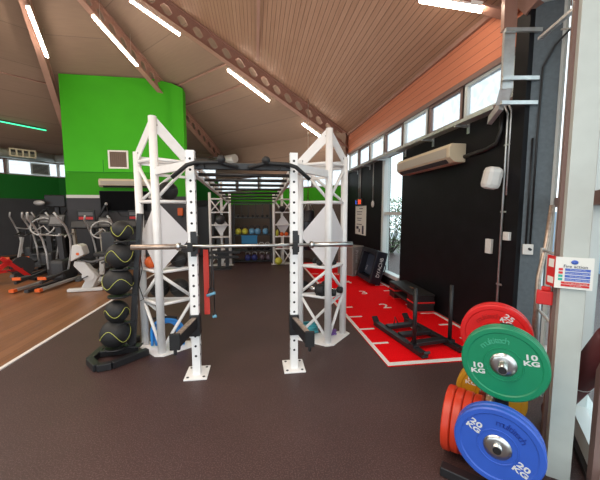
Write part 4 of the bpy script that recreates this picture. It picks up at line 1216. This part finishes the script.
# white bike
o = thing('exercise_bike', 'white exercise bike standing at the edge of the wood floor', 'exercise bike', (-3.60, 7.15, 0.006), math.radians(8))
bw = mat('bike_white', (0.66, 0.66, 0.65), 0.4)
mb = MB(); mb.bar((-0.36, -0.05, 0.04), (0.30, -0.05, 0.04), 0.12, 0.07); mb.bar((-0.2, 0.95, 0.04), (0.2, 0.95, 0.04), 0.1, 0.07); mb.bar((0.0, -0.05, 0.06), (0.0, 0.95, 0.06), 0.14, 0.09); mb.build('base', bw, o, bevel=0.015)
mb = MB(); mb.prism([(0.10, -0.09, 0.06), (0.22, -0.09, 0.30), (-0.02, -0.09, 0.64), (-0.20, -0.09, 0.66), (-0.22, -0.09, 0.56), (0.0, -0.09, 0.28), (-0.12, -0.09, 0.06)], (0, 0.2, 0)); mb.build('body', bw, o, bevel=0.02)
mb = MB(); mb.prism([(-0.24, -0.16, 0.66), (0.02, -0.16, 0.80), (-0.02, -0.16, 0.98), (-0.10, -0.16, 1.02), (-0.20, -0.16, 1.0)], (0, 0.32, 0)); c = mb.build('console', bw, o, bevel=0.02)
mb = MB(); mb.cyl((-0.10, -0.165, 0.82), (-0.10, -0.155, 0.82), 0.03, 12); mb.build('badge', orange, c)
mb = MB(); mb.tube([(-0.1, 0.0, 0.66), (0.1, 0.0, 0.62), (0.33, 0.0, 0.68), (0.42, 0.0, 0.82)], 0.028, 8); mb.tube([(0.2, 0.25, 0.55), (0.42, 0.25, 0.62), (0.48, 0.25, 0.80)], 0.022, 8); mb.build('handlebar', midgrey, o)
mb = MB(); mb.box((0.15, 0.55, 0.72), (0.30, 0.34, 0.09), bev=0.03); mb.box((0.24, 0.72, 0.98), (0.3, 0.08, 0.5), bev=0.03); s_ = mb.build('seat', charcoal, o)
mb = MB(); mb.bar((0.1, 0.55, 0.08), (0.14, 0.55, 0.70), 0.09, 0.09); mb.build('seat_post', bw, o)
mb = MB(); mb.tube([(0.05, -0.12, 0.34), (0.05, 0.16, 0.34)], 0.12, 18); mb.build('crank_cover', bw, o)
for sx in (-1, 1):
    mb = MB(); mb.bar((0.05, sx * 0.15 + .02, 0.34), (0.05 + sx * 0.15, sx * 0.15 + .02, 0.27), 0.03, 0.02); mb.box((0.05 + sx * 0.15, sx * 0.21 + .02, 0.27), (0.09, 0.10, 0.03)); mb.build('pedal', charcoal, o)
# red spin bike at the left edge
def spin_bike(loc, rz, label, fm):
    o = thing('spin_bike', label, 'exercise bike', loc, rz)
    mb = MB(); mb.bar((-0.26, 0, 0.04), (0.26, 0, 0.04), 0.08, 0.06); mb.bar((-0.26, 1.0, 0.04), (0.26, 1.0, 0.04), 0.08, 0.06); mb.build('foot_bar', black, o)
    mb = MB(); mb.bar((0, 0.0, 0.06), (0, 0.62, 0.55), 0.07, 0.09); mb.bar((0, 1.0, 0.06), (0, 0.45, 0.62), 0.07, 0.09); mb.bar((0, 0.2, 0.3), (0, 0.85, 0.3), 0.06, 0.06); mb.build('frame', fm, o)
    mb = MB(); mb.tube([(-0.03, 0.85, 0.36), (0.03, 0.85, 0.36)], 0.25, 28); mb.build('flywheel', charcoal, o)
    mb = MB(); mb.bar((0, 0.28, 0.4), (0, 0.18, 0.95), 0.05, 0.05); mb.build('seat_post', silver, o)
    mb = MB(); mb.prism([(-0.03, 0.34, 0.96), (0.03, 0.34, 0.96), (0.10, 0.08, 0.96), (0.08, 0.03, 0.96), (-0.08, 0.03, 0.96), (-0.10, 0.08, 0.96)], (0, 0, 0.06)); mb.build('saddle', black, o, bevel=0.015)
    mb = MB(); mb.bar((0, 0.78, 0.5), (0, 0.90, 1.08), 0.05, 0.05); mb.build('handle_post', silver, o)
    mb = MB(); mb.tube([(-0.22, 0.98, 1.18), (-0.22, 0.85, 1.12), (0.0, 0.9, 1.10), (0.22, 0.85, 1.12), (0.22, 0.98, 1.18)], 0.02, 8); mb.box((0, 0.95, 1.2), (0.16, 0.03, 0.12), bev=0.01); mb.build('handlebar', black, o)
    for sx in (-1, 1):
        mb = MB(); mb.bar((sx * 0.09, 0.5, 0.32), (sx * 0.09, 0.5 + sx * 0.14, 0.24), 0.03, 0.02); mb.box((sx * 0.14, 0.5 + sx * 0.14, 0.24), (0.10, 0.09, 0.03)); mb.build('pedal', charcoal, o)
    return o
spin_bike((-6.1, 7.65, 0.006), math.radians(-30), 'spin bike with a red frame at the left edge of the photo', signred)
# treadmills against the dado
def treadmill(loc, rz, label, deck_m):
    o = thing('treadmill', label, 'treadmill', loc, rz, 'treadmills by the green wall')
    o.scale = (1, 0.9, 1)
    mb = MB(); mb.box((0, 0.86, 0.115), (0.82, 1.72, 0.23), bev=0.03); d = mb.build('deck', charcoal, o)
    mb = MB(); mb.box((0, 0.8, 0.232), (0.52, 1.6, 0.012)); mb.build('belt', black, d)
    for x in (-0.38, 0.38):
        mb = MB(); mb.bar((x, 1.6, 0.2), (x, 1.45, 1.25), 0.07, 0.12); mb.build('upright', deck_m, o, bevel=0.01)
        mb = MB(); mb.tube([(x, 1.45, 1.05), (x, 1.0, 1.0), (x, 0.92, 0.95)], 0.025, 8); mb.build('side_rail', silver, o)
    mb = MB(); mb.box((0, 1.42, 1.3), (0.86, 0.10, 0.24), rot=(-0.4, 0, 0), bev=0.03); mb.build('console', charcoal, o)
    mb = MB(); mb.box((0, 1.46, 1.58), (0.50, 0.06, 0.34), bev=0.015); k = mb.build('screen_case', black, o)
    mb = MB(); mb.box((0.0, 1.427, 1.63), (0.40, 0.006, 0.10)); mb.box((0.0, 1.427, 1.50), (0.40, 0.006, 0.08), mi=1); mb.build('display', [midgrey, signred], k)
    return o
treadmill((-5.12, 9.0, 0.006), 0.0, 'treadmill with pale beige uprights and a red and grey display by the green wall', beige)
treadmill((-3.9, 9.6, 0.006), 0.0, 'treadmill with black uprights and a red and grey display below the television', charcoal)
o = thing('stair_climber', 'tall black stair climber with a high console in front of the rear wall', 'stair climber', (-6.52, 10.4, 0.006), math.radians(4))
mb = MB(); mb.prism([(-0.35, 0, 0), (-0.35, 1.3, 0), (-0.35, 1.3, 1.1), (-0.35, 0.95, 1.1), (-0.35, 0.1, 0.35)], (0.7, 0, 0)); mb.build('body', black, o, bevel=0.02)
for i in range(4):
    mb = MB(); mb.box((0, 0.12 + i * 0.22, 0.40 + i * 0.2), (0.56, 0.26, 0.05)); mb.build('stair_tread', charcoal, o)
for x in (-0.34, 0.34):
    mb = MB(); mb.tube([(x, 0.2, 0.45), (x, 0.3, 1.35), (x, 1.0, 1.75), (x, 1.2, 1.75)], 0.03, 8); mb.build('side_rail', charcoal, o)
mb = MB(); mb.bar((0, 1.2, 1.0), (0, 1.1, 2.0), 0.12, 0.1); mb.build('mast', charcoal, o)
mb = MB(); mb.box((0, 1.02, 2.05), (0.6, 0.1, 0.4), bev=0.03); mb.build('console', black, o)
mb = MB(); mb.ball((-0.35, 0.8, 1.98), 0.12, (1.4, 0.6, 0.7), 14, 8); mb.build('fan', silver, o)
# dark lat machine with boom and strap
o = thing('cable_boom', 'black angled boom arm with a hanging strap in front of the grey dado', 'cable machine', (-4.62, 9.0, 0.006))
o.location = (-5.25, 10.97, 0.006)
mb = MB(); mb.box((0, 0, 0.03), (0.6, 0.4, 0.06)); mb.build('base', black, o)
mb = MB(); mb.bar((0, 0, 0.05), (0.0, 0, 1.25), 0.08, 0.08); mb.bar((0.0, 0, 1.2), (0.42, 0, 1.95), 0.055, 0.055); mb.build('boom', black, o)
mb = MB(); mb.ball((0.42, 0, 1.95), 0.05, nu=10, nv=8); mb.build('pulley', silver, o)
mb = MB(); mb.tube([(0.42, 0, 1.93), (0.47, 0, 1.6), (0.40, 0, 1.42), (0.55, 0, 1.42), (0.48, 0, 1.6)], 0.012, 6); mb.build('strap', black, o)

# ------------------------------------------------------------------ rear storage rack and its kettlebells
RY = 10.65
rk2 = thing('storage_rack', 'black steel storage rack between the two rear rig towers', 'storage rack', (-0.08, RY, 0))
for x in (-0.66, 0.58):
    for y in (-0.2, 0.2):
        mb = MB(); mb.bar((x, y, 0), (x, y, 1.98 if y > 0 else 1.7), 0.05, 0.05); mb.build('post', black, rk2)
for z in (0.05, 0.40, 0.93, 1.50):
    mb = MB(); mb.box((-0.04, 0, z), (1.28, 0.46, 0.035)); mb.build('shelf', black, rk2)
for x in (-0.4, -0.16, 0.08, 0.32):
    mb = MB(); mb.bar((x, 0.2, 1.52), (x, 0.2, 1.98), 0.02, 0.02); mb.build('hook_bar', black, rk2)
mb = MB(); mb.bar((-0.66, 0.2, 1.98), (0.58, 0.2, 1.98), 0.04, 0.04); mb.build('top_bar', black, rk2)
def kettlebell(loc, m, label, sc=1.0, group='kettlebells on the rear rack'):
    o = thing('kettlebell', label, 'kettlebell', loc, random.uniform(-.3, .3), group)
    mb = MB(); mb.lathe([(0.001, 0), (0.06 * sc, 0.0), (0.085 * sc, 0.03 * sc), (0.10 * sc, 0.09 * sc), (0.085 * sc, 0.15 * sc), (0.04 * sc, 0.185 * sc), (0.001, 0.19 * sc)], 20); mb.build('bell', m, o)
    mb = MB(); mb.tube([(-0.06 * sc, 0, 0.16 * sc), (-0.075 * sc, 0, 0.22 * sc), (-0.045 * sc, 0, 0.262 * sc), (0.045 * sc, 0, 0.262 * sc), (0.075 * sc, 0, 0.22 * sc), (0.06 * sc, 0, 0.16 * sc)], 0.015 * sc, 8); mb.build('handle', steel if m in (kb_n, kb_p, blackr) else black, o)
    return o
yk = RY - 0.12
for x, m, l in ((-0.58, kb_y, 'yellow kettlebell leftmost on the middle shelf of the rear rack'), (-0.36, kb_y, 'yellow kettlebell second from left on the middle shelf of the rear rack'), (-0.13, kb_b, 'light blue kettlebell beside the yellow pair on the rear rack'), (0.06, kb_b, 'light blue kettlebell in the middle of the three blue ones'), (0.32, kb_b, 'light blue kettlebell rightmost on the middle rear shelf')):
    kettlebell((x, yk, 0.948), m, l, 1.05)
for x, l in ((-0.22, 'first from left'), (-0.02, 'second from left'), (0.18, 'third from left'), (0.38, 'rightmost')):
    kettlebell((x, yk, 0.418), blackr, 'dark kettlebell %s on the second lowest rear shelf' % l, 0.95)
for x, m, l in ((-0.28, kb_n, 'navy kettlebell, left one of the pair on the lowest rear shelf'), (-0.06, kb_n, 'navy kettlebell, right one of the pair on the lowest rear shelf'), (0.20, kb_p, 'plum grey kettlebell next to the navy pair'), (0.42, kb_p, 'plum grey kettlebell rightmost on the lowest rear shelf')):
    kettlebell((x, yk, 0.068), m, l, 1.05)
for i in range(7):
    dumbbell((-0.58 + i * 0.16, yk, 1.518), 0.0, 'small chrome and black dumbbell, number %s from the left on the top rear shelf' % ['one', 'two', 'three', 'four', 'five', 'six', 'seven'][i], 0.9, 'dumbbells on the top rear shelf')
o = thing('storage_bin', 'blue plastic bin front under the middle shelf of the rear rack', 'bin', (-0.22, yk - 0.02, 0.58))
for q in (0,):
    mb = MB(); mb.box((0, 0, 0.165), (0.52, 0.3, 0.27), bev=0.02); mb.build('tub', bluebox, o)
    mb = MB(); mb.box((0, 0, 0.305), (0.55, 0.33, 0.03), bev=0.01); mb.build('rim', bluebox, o)
o.location = (-0.22, yk - 0.0, 0.60)
# things on the rear towers
plain_ball((CX - 1.0, 10.12, 1.292), 0.16, 'dark grey ball on the left rear tower shelf', charcoal)
plain_ball((CX + 0.96, 9.98, 1.692), 0.10, 'black ball on the upper shelf of the right rear tower')
for x, l in ((0.95, 'left one'), (1.10, 'right one')):
    plain_ball((CX + x, 10.06, 0.912), 0.065, 'small orange ball on the right rear tower shelf, %s of the two' % l, orange, name='exercise_ball')
o = thing('spray_bottle', 'yellow and black spray bottle on the right rear tower shelf', 'bottle', (CX + 0.80, 10.04, 0.912))
mb = MB(); mb.lathe([(0.001, 0), (0.045, 0), (0.045, 0.16), (0.018, 0.2), (0.018, 0.22), (0.001, 0.22)], 14); mb.build('bottle', kb_y, o)
mb = MB(); mb.box((0, 0, 0.25), (0.035, 0.09, 0.06)); mb.build('trigger', black, o)
plain_ball((CX + 0.82, 9.82, 0.013), 0.12, 'yellow green ball on the floor at the foot of the right rear tower', kb_y)
coil('rubber_band_coil', 'pink red band coil on the low shelf of the right rear tower', (CX + 0.88, 10.1, 0.512), 0.08, 3, 0.018, p_redl)
# dip station by the left rear tower
o = thing('dip_station', 'black dip station with two horizontal arms in front of the left rear tower', 'dip station', (CX - 0.85, 9.45, 0))
for x in (-0.13, 0.10):
    mb = MB(); mb.bar((x, 0, 0.0), (x, 0, 0.92), 0.10, 0.10); mb.build('post', black, o)
for z, x0, x1 in ((0.50, -0.55, 0.50), (0.36, -0.45, 0.45)):
    mb = MB(); mb.bar((x0, -0.12, z), (x1, -0.12, z), 0.06, 0.08); mb.build('arm', black, o, bevel=0.01)
mb = MB(); mb.box((-0.02, 0, 0.02), (0.5, 0.5, 0.04)); mb.build('base', black, o)
mb = MB(); mb.box((0, -.06, 0.43), (0.3, 0.06, 0.2)); mb.build('bracket', black, o)
# punch bag hung behind the right tower
o = thing('hanging_punch_bag', 'black hanging punch bag seen through the right front tower', 'punch bag', (1.55, 9.2, 0.55))
mb = MB(); mb.tube([(0, 0, 0), (0, 0, 0.03), (0, 0, 1.15), (0, 0, 1.2)], [0.16, 0.19, 0.19, 0.16], 22); mb.build('bag', blackv, o)
mb = MB(); mb.tube([(0, 0, 0.85), (0, 0, 0.90)], 0.193, 22); mb.build('seam_band', charcoal, o)
mb = MB()
for a in range(4):
    mb.tube([(0.15 * math.cos(a * PI / 2), 0.15 * math.sin(a * PI / 2), 1.2), (0, 0, 1.5)], 0.012, 6)
mb.tube([(0, 0, 1.5), (0, 0, 4.40)], 0.010, 6); mb.build('chain', steel, o)
# dark lockers and small fittings seen through the left tower
o = thing('locker', 'tall black locker against the rear wall left of the storage rack', 'locker', (-1.95, 12.6, 0), math.radians(0))
mb = MB(); mb.box((0, 0, 0.95), (0.7, 0.5, 1.9), bev=0.01); mb.build('cabinet', black, o)
mb = MB(); mb.box((0, -0.255, 0.95), (0.64, 0.02, 1.8)); d = mb.build('door', charcoal, o)
mb = MB(); mb.box((0.24, -0.275, 1.0), (0.03, 0.02, 0.16)); mb.build('handle', steel, d)
o = thing('hand_sanitiser', 'orange dispenser on the green pier behind the left tower', 'dispenser', (-2.53, GY - 0.12, 1.70))
mb = MB(); mb.box((0, -0.05, 0), (0.17, 0.10, 0.26), bev=0.02); mb.build('case', orange, o)
mb = MB(); mb.box((0, -0.05, -0.15), (0.10, 0.08, 0.05)); mb.build('nozzle', black, o)
# shrub outside the slot window
o = thing('garden_shrub', 'bare branched green shrub outside the tall slot window', 'shrub', (5.6, 12.2, -0.04))
mb = MB()
random.seed(3)
for i in range(26):
    a = random.uniform(0, 2 * PI); L = random.uniform(0.8, 2.6)
    p = Vector((0, 0, 0)); pts = [p.copy()]
    d = Vector((math.cos(a) * 0.5, math.sin(a) * 0.5, 1)).normalized()
    for k in range(4):
        d = (d + Vector((random.uniform(-.3, .3), random.uniform(-.3, .3), random.uniform(-.1, .2)))).normalized(); p = p + d * L / 4; pts.append(p.copy())
    mb.tube(pts, [0.03, 0.022, 0.015, 0.01, 0.006], 5)
mb.build('branches', bark, o)
mb = MB()
for i in range(1500):
    r = random.uniform(0.2, 1.2) ; a = random.uniform(0, 2 * PI); z = random.uniform(0.1, 2.3)
    c = Vector((r * math.cos(a), r * math.sin(a), z)); u = Vector((random.uniform(-1, 1), random.uniform(-1, 1), random.uniform(-1, 1))).normalized(); w_ = u.orthogonal().normalized()
    mb._add([c - u * 0.06, c + w_ * 0.03, c + u * 0.06, c - w_ * 0.03], [(0, 1, 2, 3)])
mb.build('leaves', leaf_m, o)
